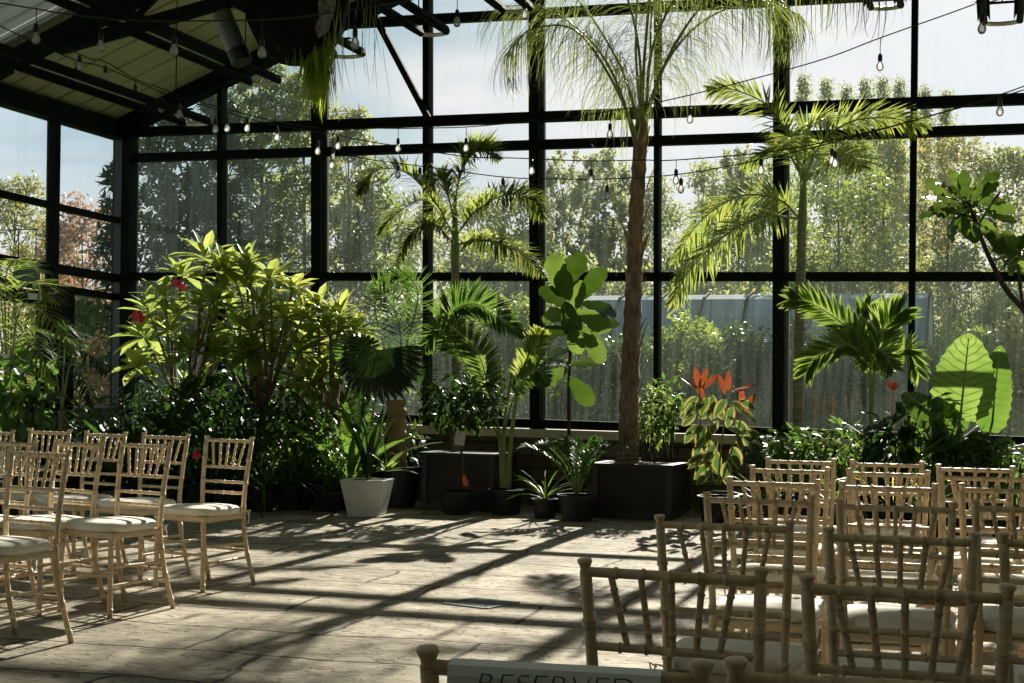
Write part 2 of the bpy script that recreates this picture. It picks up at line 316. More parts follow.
# stone sill slabs
def zl(pa, pb):     # line on the back wall through two measured points -> z(X)
    a = atY(*pa, W); b = atY(*pb, W); k = (b.z-a.z)/(b.x-a.x); return lambda x: a.z+k*(x-a.x)
ls = zl((403, 424.7), (1003, 443.9))
nsl = 9
for i in range(nsl):
    x0 = XL+.1+(XR-XL-.2)*i/nsl; x1 = XL+.1+(XR-XL-.2)*(i+1)/nsl-.006
    mb = MB(); mb.bar((x0, W-.05, ls(x0)-.045-.0), (x1, W-.05, ls(x1)-.045), .42, .09)
    o = struct(mb.build('trim_%d' % (i+1), 'sill', ((x0+x1)/2, W, SILL)))
l3 = zl((310, 276.8), (1024, 277.0)); l2 = zl((290, 153.3), (1024, 129.4)); l1 = zl((290, 126.8), (1024, 99.5)); l0 = zl((335, 25), (560, 13)); lb = zl((410, 418.5), (740, 430.5))
# posts: measured x at top and bottom
posts = [(222.5, 222.5, .065), (318.5, 318.5, .125), (428, 428, .075), (535.5, 536.7, .12), (658, 657.5, .06), (780, 779, .125), (914.5, 911, .065), (1052, 1047, .12)]
def postx(p, z):
    t = atY(p[0], 60, W); b = atY(p[1], 400, W); return t.x+(b.x-t.x)*(z-t.z)/(b.z-t.z)
n_col = 0
for p in posts:
    zt = 6.2
    for _ in range(3): zt = zroof(postx(p, zt))-.1
    mb = MB(); w = p[2]
    mb.bar((postx(p, ls(-5)), W, ls(postx(p, 1))-.01), (postx(p, zt), W, zt), w, .16, 0, V((0, 1, 0)))
    if w > .1: mb.bar((postx(p, 1)+w/2+.02, W+.06, ls(postx(p, 1))), (postx(p, zt)+w/2+.02, W+.06, zt), .035, .05, 1, V((0, 1, 0)))
    n_col += 1; struct(mb.build('column_%d' % n_col, ['steel', 'steel_edge'], (postx(p, 1), W, SILL)))
mb = MB(); c1 = atY(124, 300, W).x
mb.box((XL+.02, W, 2.3), .17, .2, 4.6, 0); mb.box((XL+.15, W-.02, 2.3), .10, .2, 4.6, 0); mb.box((XL+.02, W-.102, 2.3), .10, .01, 4.6, 1); struct(mb.build('column_9', ['steel', 'post_green'], (XL, W, 0)))
# horizontal bars (beams)
bars = [(lb, .09), (l3, .095), (l2, .10), (l1, .11)]
bi = 0
for fn, h in bars:
    mb = MB(); a = XL+.2; b = XR-.05
    mb.bar((a, W-.02, fn(a)), (b, W-.02, fn(b)), .12, h); bi += 1; struct(mb.build('beam_%d' % bi, 'steel', (a, W, fn(a))))
# top bar only where the gable is high enough
a = XL+3.1; 
mb = MB(); mb.bar((a, W-.02, l0(a)), (.9, W-.02, l0(.9)), .12, .10); bi += 1; struct(mb.build('beam_%d' % bi, 'steel', (a, W, 5.5)))
# diagonal brace
mb = MB(); mb.bar(atY(362, -8, W-.12), atY(428, 118, W-.12), .06, .07, 0); bi += 1; struct(mb.build('beam_%d' % bi, 'steel', atY(428, 118, W-.12)))
# panes, one window per bay and row
edges = [XL+.2]+[None]*8+[XR-.02]
rows = [(lb, l3), (l3, l2), (l2, l1), (l1, l0), (l0, None)]
wi = 0
def wfn(i): 
    if i == 0: return lambda z: XL+.15
    if i == 9: return lambda z: XR-.02
    return lambda z: postx(posts[i-1], z)
for i in range(9):
    fl, fr_ = wfn(i), wfn(i+1)
    for (zb, zt) in rows:
        xl, xr = fl(3), fr_(3)
        za, zc = zb(xl), zb(xr)
        lim = lambda x: zroof(x)-.06
        ta = min(zt(xl), lim(xl)) if zt else lim(xl); tb = min(zt(xr), lim(xr)) if zt else lim(xr)
        if ta-za < .03 and tb-zc < .03: continue
        pts = [(fl(za), za), (fr_(zc), zc), (fr_(tb), tb)]
        if i == 4 and False: pass
        # ridge inside the bay
        if zt is None and xl < XRIDGE < xr: pts.append((XRIDGE, zroof(XRIDGE)-.08))
        # bar crosses the roof line inside the bay
        if ta-za < .03:
            # find crossing
            for k in range(60):
                xx = xl+(xr-xl)*k/59
                if lim(xx) > zb(xx): break
            pts[0] = (xx, zb(xx)); 
            if zt and zt(xr) < lim(xr):
                for k in range(60):
                    x2 = xl+(xr-xl)*k/59
                    if lim(x2) > zt(x2): break
                pts.append((x2, zt(x2)))
        elif tb-zc < .03:
            for k in range(60):
                xx = xr-(xr-xl)*k/59
                if lim(xx) > zb(xx): break
            pts = [(fl(za), za), (xx, zb(xx)), (fl(ta), ta)]
        else:
            if zt and zt(xl) > lim(xl) and zt(xr) < lim(xr):
                for k in range(60):
                    x2 = xl+(xr-xl)*k/59
                    if lim(x2) > zt(x2): break
                pts.append((x2, zt(x2)))
            pts.append((fl(ta), ta))
        n = len(pts)
        g = MB(); vs = [(x, W+.045, z) for x, z in pts]+[(x, W+.051, z) for x, z in pts]
        g.add(vs, [tuple(range(n)), tuple(range(2*n-1, n-1, -1))])
        wi += 1; o = struct(g.build('window_%d' % wi, 'glass_clear' if i < 2 else 'glass', (pts[0][0], W, pts[0][1])))
# gable rafters on the back wall
mb = MB(); mb.bar((XL-.1, W-.05, EAVE-.12), (XRIDGE, W-.05, zroof(XRIDGE)-.1), .22, .22); bi += 1; struct(mb.build('beam_%d' % bi, 'steel', (XL, W, EAVE)))
mb = MB(); mb.bar((XR, W-.05, zroof(XR)-.12), (XRIDGE, W-.05, zroof(XRIDGE)-.1), .22, .22); bi += 1; struct(mb.build('beam_%d' % bi, 'steel', (XR, W, EAVE)))
# left wall
def zy(pa, pb):
    a = atX(*pa, XL); b = atX(*pb, XL); k = (b.z-a.z)/(b.y-a.y); return lambda y: a.z+k*(y-a.y)
e_ = zy((0, 91), (111, 128.5)); lB = zy((0, 193.7), (111.3, 219.3)); lC = zy((0, 259.1), (112, 277.8)); lD = zy((36.6, 285.1), (112, 296.6))
Y0 = YB
mb = MB(); mb.bar((XL, Y0, EAVE-.1), (XL, W, e_(W)), .18, .22); bi += 1; struct(mb.build('beam_%d' % bi, 'steel', (XL, 8, 4.5)))
for fn, h in ((lB, .07), (lC, .10), (lD, .08)):
    ya = 4.0; mb = MB(); mb.bar((XL, ya, fn(W)+(fn(W)-fn(ya))*-1), (XL, W-.08, fn(W-.08)), .10, h); bi += 1; struct(mb.build('beam_%d' % bi, 'steel', (XL, 12, fn(W))))
ym = atX(53, 200, XL).y; yd0 = atX(43, 350, XL).y; yd1 = atX(67, 350, XL).y
cn = 10
for yy, w, zt in ((ym, .10, 4.5), (ym-(W-ym), .10, 4.5), (ym-2*(W-ym), .16, 4.5), (ym-4*(W-ym), .16, 4.5), (YB+.1, .2, 4.5)):
    mb = MB(); mb.box((XL, yy, zt/2), .12, w, zt); struct(mb.build('column_%d' % cn, 'steel', (XL, yy, 0))); cn += 1
mb = MB(); mb.box((XL+.02, (yd0+yd1)/2, lD(yd0)/2), .16, yd1-yd0, lD(yd0)); struct(mb.build('column_%d' % cn, 'steel', (XL, yd0, 0))); cn += 1
ysill = atX(90, 407, XL); 
mb = MB(); mb.box((XL, (yd1+W)/2, ysill.z/2), .22, W-yd1-.1, ysill.z); struct(mb.build('wall_left', 'stone', (XL, W, 0)))
ys = [YB+.1, ym-4*(W-ym), ym-2*(W-ym), ym-(W-ym), ym, W-.1]
for i in range(5):
    for (a, b) in ((lD, lC), (lC, lB), (lB, e_)):
        y0, y1 = ys[i], ys[i+1]
        g = MB(); f_ = lambda fn, y: fn(max(y, 10)) if y < 10 else fn(y)
        if y1 < 10:
            zz = {lD: 2.6, lC: 2.9, lB: 3.6, e_: 4.5}; q = [(y0, zz[a]), (y1, zz[a]), (y1, zz[b]), (y0, zz[b])]
        else: q = [(y0, a(y0)), (y1, a(y1)), (y1, b(y1)-(.1 if b is e_ else 0)), (y0, b(y0)-(.1 if b is e_ else 0))]
        g.add([(XL-.03, y, z) for y, z in q]+[(XL-.036, y, z) for y, z in q], [(0, 1, 2, 3), (7, 6, 5, 4)])
        wi += 1; struct(g.build('window_%d' % wi, 'glass_left', (XL, y0, 3)))
g = MB(); g.add([(XL-.03, yd1, ysill.z), (XL-.03, W-.1, ysill.z), (XL-.03, W-.1, lD(W)), (XL-.03, yd1, lD(yd1))], [(0, 1, 2, 3)]); wi += 1; struct(g.build('window_%d' % wi, 'glass_left', (XL, W, 1)))
# glazed door left of the jamb
dY1 = yd0; dY0 = yd0-1.05; zd = lD(yd0)-.06
D = MB()
for (y, w) in ((dY0+.05, .1), (dY1-.05, .1)): D.box((XL, y, zd/2), .05, w, zd)
D.box((XL, (dY0+dY1)/2, zd-.08), .05, .85, .16); D.box((XL, (dY0+dY1)/2, .12), .05, .85, .24); D.box((XL, (dY0+dY1)/2, 1.0), .05, .85, .08)
do = struct(D.build('door_1', 'steel', (XL, dY0, 0)))
def kid(o, name, mb, mat, label=None, smooth=False):
    c = mb.build(name, mat, o.location, o, smooth)
    if label: c['label'] = label
    return c
g = MB(); g.add([(XL-.01, dY0+.1, .24), (XL-.01, dY1-.1, .24), (XL-.01, dY1-.1, zd-.16), (XL-.01, dY0+.1, zd-.16)], [(0, 1, 2, 3)]); kid(do, 'pane', g, 'glass_left')
g = MB(); g.box((XL+.06, dY1-.25, zd-.08), .06, .32, .07); g.tube([(XL+.09, dY1-.2, zd-.05), (XL+.2, dY1-.1, zd-.03), (XL+.12, dY1+.1, zd-.0)], .012); kid(do, 'door_closer', g, 'metal', 'silver door closer')
g = MB(); g.box((XL, (4+dY0)/2, .45), .15, dY0-4, .9); struct(g.build('wall_left_low', 'stone', (XL, 4, 0)))
g = MB(); g.add([(XL-.02, YB, .9), (XL-.02, dY0, .9), (XL-.02, dY0, 2.4), (XL-.02, YB, 2.4)], [(0, 1, 2, 3)]); wi += 1; struct(g.build('window_%d' % wi, 'glass_left', (XL, YB, 1)))
# right wall and rear wall (outside the frame)
g = MB(); g.box((XR, (W+YB)/2, .5), .2, W-YB, 1.0); struct(g.build('wall_right', 'stone', (XR, 0, 0)))
g = MB(); g.box((XR+.05, (YB+9.5)/2, 2.8), .1, 9.5-YB, 3.6); struct(g.build('wall_right_upper', 'plaster', (XR, YB, 1)))
g = MB(); g.add([(XR, 9.5, 1), (XR, W, 1), (XR, W, zroof(XR)), (XR, 9.5, zroof(XR))], [(0, 1, 2, 3)]); wi += 1; struct(g.build('window_%d' % wi, 'glass', (XR, YB, 1)))
for i in range(6):
    g = MB(); yy = YB+(W-YB-.2)*i/5; g.box((XR-.03, yy+.1, 2.2), .14, .14, 4.4); struct(g.build('column_%d' % cn, 'steel', (XR, yy, 0))); cn += 1
g = MB(); g.box(((XL+XR)/2, YB, .5), XR-XL, .2, 1.0); struct(g.build('wall_rear', 'stone', (0, YB, 0)))
g = MB(); v_ = [(XL, z_) for z_ in ()]; pr = [(XL, 1), (XR, 1), (XR, zroof(XR)), (XRIDGE, zroof(XRIDGE)), (XL, zroof(XL))]; g.add([(x, YB, z) for x, z in pr]+[(x, YB-.1, z) for x, z in pr], [(0, 1, 2, 3, 4), (9, 8, 7, 6, 5)]); struct(g.build('wall_rear_gable', 'plaster', (0, YB, 1)))
for i in range(1, 6):
    g = MB(); xx = XL+(XR-XL)*i/6; g.box((xx, YB, (zroof(xx)+.8)/2), .1, .1, zroof(xx)-1.0); struct(g.build('column_%d' % cn, 'steel', (xx, YB, 0))); cn += 1
# roof: ribbed sheet ceiling, left slope has a polycarbonate strip
def roofsheet(name, x0, x1, y0, y1, mat, rib=.42):
    g = MB(); n = int((y1-y0)/rib)
    def P(x, y, dz=0): return (x, y, zroof(x)+dz)
    ysq = []
    y = y0
    while y < y1-.01:
        ye = min(y+rib, y1); ysq += [(y, 0), (ye-.05, 0), (ye-.035, .05), (ye-.012, .05)]; y = ye
    ysq.append((y1, 0))
    vs = []
    for (yy, dz) in ysq: vs += [P(x0, yy, dz), P(x1, yy, dz)]
    top = len(vs)
    fs = [(2*i, 2*i+1, 2*i+3, 2*i+2) for i in range(len(ysq)-1)]
    vs += [P(x0, y0, .12), P(x1, y0, .12), P(x0, y1, .12), P(x1, y1, .12)]
    fs.append((top, top+2, top+3, top+1))
    g.add(vs, fs); return struct(g.build(name, mat, (x0, y0, zroof(x0))))
sk = atX(10, 20, XL+3)
ysky = 12.95
roofsheet('ceiling_left', XL-.3, XRIDGE, ysky, W+.2, 'ceiling')
roofsheet('ceiling_skylight', XL-.3, XRIDGE, ysky-1.9, ysky-.02, 'polycarbonate', .3)
roofsheet('ceiling_near', XL-.3, XRIDGE, 4.52, ysky-1.92, 'ceiling')
roofsheet('ceiling_fill_skylight_near', XL-.3, XRIDGE, .52, 4.5, 'polycarbonate_fill', .3)  # unseen rooflight, added to brighten the near seating
roofsheet('ceiling_rear', XL-.3, XRIDGE, YB-.1, .5, 'ceiling')
roofsheet('ceiling_right', XRIDGE, XR+.3, 5.52, W+.2, 'ceiling')
roofsheet('ceiling_fill_skylight_right', XRIDGE, XR+.3, .52, 5.5, 'polycarbonate_fill', .3)  # unseen too, added for overhead fill on the right chairs
roofsheet('ceiling_rear_right', XRIDGE, XR+.3, YB-.1, .5, 'ceiling')
# portal trusses across the room
for k, Yt in enumerate((13.0, 6.0)):
    g = MB()
    zt = lambda x: zroof(x)-.17
    g.bar((XL, Yt, zt(XL)), (XRIDGE, Yt, zt(XRIDGE)), .12, .2); g.bar((XR, Yt, zt(XR)), (XRIDGE, Yt, zt(XRIDGE)), .12, .2)
    ca, cb = atY(48, 38, 13.0), atY(126, 18, 13.0); ck = (cb.z-ca.z)/(cb.x-ca.x)
    zc = lambda x: min(zt(x)-.12, ca.z+ck*((x if x < XRIDGE else 2*XRIDGE-x)-ca.x))
    g.bar((XL+1.2, Yt, zc(XL+1.2)), (XRIDGE, Yt, zc(XRIDGE)), .10, .12); g.bar((2*XRIDGE-XL-1.2, Yt, zc(XL+1.2)), (XRIDGE, Yt, zc(XRIDGE)), .10, .12)
    for sgn in (1, -1):
        for j in range(6):
            xa = XL+1.2+j*.95; xb = xa+.48
            A = (XRIDGE+sgn*(xa-XRIDGE), Yt, zc(xa)); B = (XRIDGE+sgn*(xb-XRIDGE), Yt, zt(xb)); Cc = (XRIDGE+sgn*(xa+.95-XRIDGE), Yt, zc(xa+.95))
            g.bar(A, B, .05, .05); g.bar(B, Cc, .05, .05)
    bi += 1; struct(g.build('beam_%d' % bi, 'steel', (XRIDGE, Yt, 5)))
# purlins under the left slope
for xx in (XL+1.7, XL+3.6, XL+5.4):
    g = MB(); g.bar((xx, YB, zroof(xx)-.06), (xx, W-.1, zroof(xx)-.06), .08, .1); bi += 1; struct(g.build('beam_%d' % bi, 'steel', (xx, 8, zroof(xx))))
# ------------------------------------------------------------------ outdoors setting
g = MB(); g.box((-10, 80, -.35), 260, 180, .3)
struct(g.build('ground', 'lawn'))
g = MB(); g.box((-4, W+1.6, -.19), 30, 1.6, .04); struct(g.build('path', 'path_grey'))
g = MB(); g.box((XL-5, 12, -.19), 2.4, 24, .04); struct(g.build('path_side', 'path_grey'))
#@@PART2
# ------------------------------------------------------------------ chiavari chairs
def bamboo(mb, pts, r, rings, n=8, fin=False):
    """cane-like round bar with raised double rings at fractions of its length"""
    P = bez(pts, 14); L_ = len(P)-1
    fr = [(i/L_, r) for i in range(L_+1)]
    for q in rings:
        for dlt, k in ((-.010, 1), (-.008, 1.28), (-.002, 1.28), (0, 1.0), (.002, 1.28), (.008, 1.28), (.010, 1)): fr.append((q+dlt, r*k))
    fr = sorted((max(0, min(1, a)), b) for a, b in fr)
    def at(t):
        x = t*L_; i = min(int(x), L_-1); return P[i].lerp(P[i+1], x-i)
    mb.tube([at(a) for a, b in fr], [b for a, b in fr], n)
    if fin:
        d = (P[-1]-P[-2]).normalized(); e = P[-1]
        mb.tube([e, e+d*.004, e+d*.012, e+d*.022, e+d*.028, e+d*.030], [r*1.0, r*.86, r*.9, r*1.25, r*1.2, r*.3], n)
def make_chair():
    t = Thing('chiavari_chair', 'wooden chiavari chair', 'chair', (0, 0, 0))
    seat_z = .450
    # seat frame (front wider than back), local +Y is the facing direction
    g = MB(); zt, zb = seat_z, seat_z-.032
    q = [(-.175, -.185), (.175, -.185), (.20, .19), (-.20, .19)]
    def rr(q, z, s): return [V((x*s, y*s, z)) for x, y in q]
    ring = []
    for s, z in ((1, zb), (1.03, zb+.008), (1.03, zt-.008), (1, zt)): ring.append(rr(q, z, s))
    vs = [p for r_ in ring for p in r_]; fs = [(i*4+k, i*4+(k+1) % 4, (i+1)*4+(k+1) % 4, (i+1)*4+k) for i in range(3) for k in range(4)]+[(3, 2, 1, 0), (12, 13, 14, 15)]
    g.add(vs, fs); t.part('seat', g, 'wood')
    # cushion: puffed rounded square
    g = MB(); n = 28; prof = [(.0, .93, .0), (.0, .97, .006), (.5, 1.0, .022), (.9, .985, .038), (1, .93, .047), (1, .80, .053), (1, .5, .057), (1, .0, .058)]
    vs = []; 
    for (a, s, z) in prof:
        for k in range(n):
            an = 2*PI*k/n; c, sn = math.cos(an), math.sin(an); e = .42
            x = .203*abs(c)**e*(1 if c > 0 else -1)*s; y = .198*abs(sn)**e*(1 if sn > 0 else -1)*s
            x *= 1+.12*(y/.19)*.6
            vs.append((x, y+.004, seat_z+z+.006*math.sin(3*an)*(z > 0)*s*0.4))
    fs = [(i*n+k, i*n+(k+1) % n, (i+1)*n+(k+1) % n, (i+1)*n+k) for i in range(len(prof)-1) for k in range(n)]+[tuple(range(n-1, -1, -1))]
    g.add(vs, fs); cu = t.part('cushion', g, 'cushion', smooth=True)
    for s in (-1, 1):
        g = MB(); b = V((s*.185, -.175, seat_z+.012))
        g.tube([b, b+V((s*.022, -.012, .008)), b+V((s*.030, -.02, -.03)), b+V((s*.024, -.016, -.075))], .0035, 5)
        g.tube([b+V((s*.02, -.01, .0)), b+V((s*.04, -.02, .012)), b+V((s*.036, -.006, -.02)), b+V((s*.02, -.012, -.012))], .0035, 5)
        t.part('tie', g, 'cushion', cu)
    # rear posts = rear leg + back post in one piece
    tops = {}
    for s in (-1, 1):
        P = [V((s*.190, -.275, 0)), V((s*.180, -.215, .22)), V((s*.172, -.188, .44)), V((s*.180, -.200, .66)), V((s*.190, -.236, .893))]
        tops[s] = P
        g = MB(); bamboo(g, P, .0135, (.06, .22, .38, .56, .72, .88), fin=True); t.part('back_post', g, 'wood', smooth=True)
        g = MB(); bamboo(g, [V((s*.195, .185, 0)), V((s*.190, .178, .43))], .0145, (.1, .34, .6, .9)); t.part('leg', g, 'wood', smooth=True)
    def post_at(s, z):
        P = bez(tops[s], 40); return min(P, key=lambda p: abs(p.z-z))
    for z in (.885, .728, .645, .565):
        a, b = post_at(-1, z), post_at(1, z)
        g = MB(); bamboo(g, [a, b], .0112 if z > .8 else .0098, [.18, .34, .5, .66, .82] if z > .7 else [.3, .5, .7], 7); t.part('rail', g, 'wood', smooth=True)
    for k in range(5):
        f = (k+1)/6; a = post_at(-1, .735).lerp(post_at(1, .735), .5+(f-.5)*.82); b = post_at(-1, .882).lerp(post_at(1, .882), .5+(f-.5)*1.06)
        g = MB(); bamboo(g, [a, b], .0082, (.22, .5, .78), 6); t.part('spindle', g, 'wood', smooth=True)
    for s in (-1, 1):
        for z in (.17, .27):
            g = MB(); bamboo(g, [V((s*.193, .182, z)), post_at(s, z)], .0088, (.33, .66), 6); t.part('stretcher', g, 'wood', smooth=True)
    g = MB(); bamboo(g, [V((-.193, .182, .22)), V((.193, .182, .22))], .0088, (.33, .66), 6); t.part('stretcher', g, 'wood', smooth=True)
    g = MB(); bamboo(g, [post_at(-1, .22), post_at(1, .22)], .0088, (.33, .66), 6); t.part('stretcher', g, 'wood', smooth=True)
    return t.o
proto = [make_chair()]
def put_chair(pos, rot, label, group):
    o = proto.pop() if proto else copy_tree(CH0)
    o.location = pos; o.rotation_euler = (0, 0, rot); o['label'] = label; o['group'] = group
    return o
CH0 = proto[0]
def back_from_px(xl, yl, xr, yr, wproj=.384, sc_=1):
    xm = (xl+xr)/2; ym = (yl+yr)/2; h = HY+math.tan(ROLL)*(xm-512)
    d1 = wproj*sc_*F/(xr-xl); d2 = F*(EYE-.915*sc_)/(ym-h); d = d1*.5+d2*.5
    p = atD(xm, ym, d); return V((p.x, p.y, 0)), d
colA = [(439, 650, 690, 670), (583, 564.5, 760, 575), (660, 520, 788, 526), (707, 496, 810, 500.6), (731.5, 483, 815, 486), (753, 468, 826, 471), (769, 461, 832, 463)]
colB = [(755, 677, 1010, 690), (809.6, 580.4, 1001, 591), (831, 531, 970, 539), (841, 500.6, 950, 507.6), (843.6, 484, 932.7, 487.5), (850, 470, 925.7, 474), (854, 462.5, 919.5, 465)]
colC = [None, None, (1010.6, 541, 1150, 549), (980, 509, 1086, 515), (965, 487.5, 1053, 491), (944, 475, 1020.6, 476), (940.6, 463.7, 1009, 466.4)]
wherA = ['nearest the camera with the white reserved sign over its back', 'second from the camera in the aisle column, in shade', 'third from the camera in the aisle column, in shade', 'fourth from the camera in the aisle column', 'third from the plants in the aisle column', 'second from the plants in the aisle column', 'at the far end of the aisle column by the red-leaved plant']
ordn = ['nearest to the camera', 'second from the camera', 'third from the camera', 'fourth from the camera', 'third from the plants', 'second from the plants', 'farthest from the camera']
chairA0 = None
for nm, col_, gi in (('A', colA, 'right block chairs, column on the aisle'), ('B', colB, 'right block chairs, middle column'), ('C', colC, 'right block chairs, column at the right edge')):
    for i, q in enumerate(col_):
        if not q: continue
        c, d = back_from_px(*q)
        if nm == 'C' or i == 0: d = (.38*.97)*F/(q[2]-q[0]) if i else (2.02 if nm == 'A' else 1.96); p = atD((q[0]+q[2])/2, 500, d); c = V((p.x, p.y, 0))
        rot = R.uniform(-.03, .03) + (.05 if nm == 'B' else 0)
        if i == 0: rot = .10
        f = V((-math.sin(rot), math.cos(rot), 0)); pos = c+f*.235
        if nm == 'A': lab = 'wooden chiavari chair ' + wherA[i]
        elif nm == 'B': lab = 'wooden chiavari chair, %s in the right block middle column' % ordn[i]
        else: lab = 'chiavari chair at the right photo edge, %s in its column' % ordn[i]
        o = put_chair(pos, rot, lab, gi)
        if nm == 'A' and i == 0: chairA0 = o
left = [((203.5, 438.5, 254, 441), 'wooden chiavari chair ending the left back row, nearest the white pot'),
        ((141.6, 437, 189, 438.5), 'natural wood chiavari chair second from the aisle in the left back row'),
        ((82, 434.6, 128.6, 435.5), 'natural wood chiavari chair third from the aisle in the left back row'),
        ((27.4, 431.5, 72, 434.6), 'natural wood chiavari chair fourth from the aisle in the left back row'),
        ((-30, 430, 17.8, 431.5), 'natural wood chiavari chair cut by the left edge in the back row'),
        ((118.6, 444, 172.8, 446), 'natural wood chiavari chair at the aisle end of the left middle row'),
        ((51, 440.5, 107, 442), 'natural wood chiavari chair second from the aisle in the left middle row'),
        ((-16, 438, 41, 441), 'natural wood chiavari chair cut by the left edge in the middle row'),
        ((9.5, 448.6, 69.4, 453), 'nearest natural wood chiavari chair of the left block, in part shade')]
for i, (q, lab) in enumerate(left):
    ang = math.radians(180-13+R.uniform(-2, 2)); f = V((-math.sin(ang), math.cos(ang), 0))
    c, d = back_from_px(*q, .352, 1.045); k = .97 if i < 5 else (.945 if i < 8 else .905); c = V((c.x*k, c.y*k, 0))
    put_chair(c+f*.245, ang, lab, 'left block chairs facing the camera').scale = (1.045,)*3
# reserved sign folded over the back of the nearest chair
pos = chairA0.location; rz = chairA0.rotation_euler.z
T = Thing('reserved_sign', 'white paper reserved sign folded over the back of the nearest chair', 'sign', pos+rotm(rz, 'Z') @ V((.012, -.245, .700)))
T.o.rotation_euler = (0, 0, rz)
g = MB(); x0, x1 = -.165, .128
prof = [(-.022, .02), (-.0265, .10), (-.029, .190), (-.024, .203), (-.004, .208), (.012, .203), (.018, .190), (.016, .10)]
for th in (0,):
    vs = [(x, y, z) for (y, z) in prof for x in (x0, x1)]+[(x, y-.0012 if i < 4 else y+.0012, z+(.0012 if 2 < i < 6 else 0)) for i, (y, z) in enumerate(prof) for x in (x0, x1)]
    n = len(prof); fs = [(2*i, 2*i+1, 2*i+3, 2*i+2) for i in range(n-1)]+[(2*n+2*i, 2*n+2*i+2, 2*n+2*i+3, 2*n+2*i+1) for i in range(n-1)]
    fs += [(2*i, 2*i+2, 2*n+2*i+2, 2*n+2*i) for i in range(n-1)]+[(2*i+1, 2*n+2*i+1, 2*n+2*i+3, 2*i+3) for i in range(n-1)]
    g.add(vs, fs)
o = g.build('paper', 'paper', (0, 0, 0), T.o)
def text(s, name, size, loc, rot, parent, mat, shear=0, ext=.0006, offset=0, sx=1):
    c = bpy.data.curves.new(name, 'FONT'); c.body = s; c.size = size; c.align_x = 'CENTER'; c.align_y = 'TOP'; c.extrude = ext; c.shear = shear; c.offset = offset
    c.materials.append(M[mat]); tmp = bpy.data.objects.new('t', c); COL.objects.link(tmp); me = bpy.data.meshes.new_from_object(tmp); bpy.data.objects.remove(tmp); me.name = name; o = bpy.data.objects.new(name, me); COL.objects.link(o); o.parent = parent; o.location = loc; o.rotation_euler = rot; o.scale = (sx, 1, 1); return o
text('RESERVED', 'lettering', .040, (-.018, -.0312, .203), (PI/2-.03, -.02, 0), T.o, 'ink', .22, .0004, -.0009, 1.22)
# floor drain
cs = [atF(449, 604), atF(488, 610), atF(516, 602), atF(470, 598)]
cs = [V((p.x, p.y, 0)) for p in cs]; cc = sum(cs, V())/4; ax = ((cs[1]-cs[0])+(cs[2]-cs[3])).normalized(); ay = V((-ax.y, ax.x, 0)); hw = .165
T = Thing('floor_drain', 'square metal floor drain grate set in the flagstone floor', 'drain', (cc.x, cc.y, .001))
g = MB()
for s in (-1, 1):
    g.bar(cc+ax*(s*hw)-ay*hw+V((0, 0, .004)), cc+ax*(s*hw)+ay*hw+V((0, 0, .004)), .02, .007); g.bar(cc+ay*(s*hw)-ax*hw+V((0, 0, .004)), cc+ay*(s*hw)+ax*hw+V((0, 0, .004)), .02, .007)
T.part('frame', g, 'grate')
g = MB()
for k in range(-6, 7): g.bar(cc+ax*(k*.025)-ay*hw+V((0, 0, .0045)), cc+ax*(k*.024)+ay*hw+V((0, 0, .0045)), .009, .006)
for k in range(-3, 4): g.bar(cc+ay*(k*.045)-ax*hw+V((0, 0, .0035)), cc+ay*(k*.045)+ax*hw+V((0, 0, .0035)), .008, .004)
T.part('grille', g, 'grate')
g = MB(); g.box(cc+V((0, 0, .0008)), .32, .32, .001, 0, rotm(math.atan2(ax.y, ax.x), 'Z')); T.part('pit_shade', g, 'dark_pot')  # flat dark sheet, stands in for the shade below the grille
# ------------------------------------------------------------------ foliage helpers
def rdir(r=R):
    z = r.uniform(-1, 1); a = r.uniform(0, 2*PI); q = math.sqrt(1-z*z); return V((q*math.cos(a), q*math.sin(a), z))
OVAL = lambda t: math.sin(PI*t**.85)**.75
OBL = lambda t: (math.sin(PI*t**1.35)**.8)*1.0
STRAP = lambda t: min(1, t*6+.25)*(1-t**3)**.7
FIG = lambda t: (.45+.55*t)*math.sin(PI*min(1, t**.8*.97+.02))**.5*(1-.18*math.exp(-((t-.32)/.1)**2))
NEEDLE = lambda t: (1-t)**.6*min(1, .4+t*5)
def frond(mb, pts, ll, n, wd, droop=.5, vee=.5, ang=55, bare=.15, r0=.012, segs=3, upv=UP, jit=.12, taper=.55, tipl=.4, mi=(0, 1), fold=.2, nrmv=None, shape=NEEDLE):
    """pinnate palm frond along a curve"""
    P = bez(pts, 24); mb.tube(P, [r0*(1-.85*i/24) for i in range(25)], 5, mi[1])
    for k in range(n):
        t = bare+(1-bare)*(k+.5)/n; x = t*24; i = min(int(x), 23); p = P[i].lerp(P[i+1], x-i); tg = (P[min(i+1, 24)]-P[max(i-1, 0)]).normalized()
        sd = tg.cross(upv); sd = sd.normalized() if sd.length > .05 else tg.orthogonal().normalized(); un = sd.cross(tg).normalized()
        tt = (t-bare)/(1-bare); L_ = ll*(taper+(1-taper)*math.sin(PI*min(1, .12+tt*.88)))*(1 if tt < .8 else 1-(tt-.8)/.2*(1-tipl))
        for s in (-1, 1):
            a = math.radians(ang*(1-.45*tt)+R.uniform(-8, 8)); d = (tg*math.cos(a)+sd*(s*math.sin(a))*math.cos(vee)+un*math.sin(vee)*math.sin(a)+rdir()*jit).normalized()
            ln = L_*R.uniform(.85, 1.1)
            # hang with gravity: nrm = direction opposite to the bend
            nr = V(nrmv)+rdir()*.15 if nrmv else UP; nr = nr-d*nr.dot(d); nr = nr.normalized() if nr.length > .05 else un
            mb.blade(p, d, nr, ln, wd*R.uniform(.85, 1.15), droop*R.uniform(.7, 1.3), segs, fold, shape, mi[0])
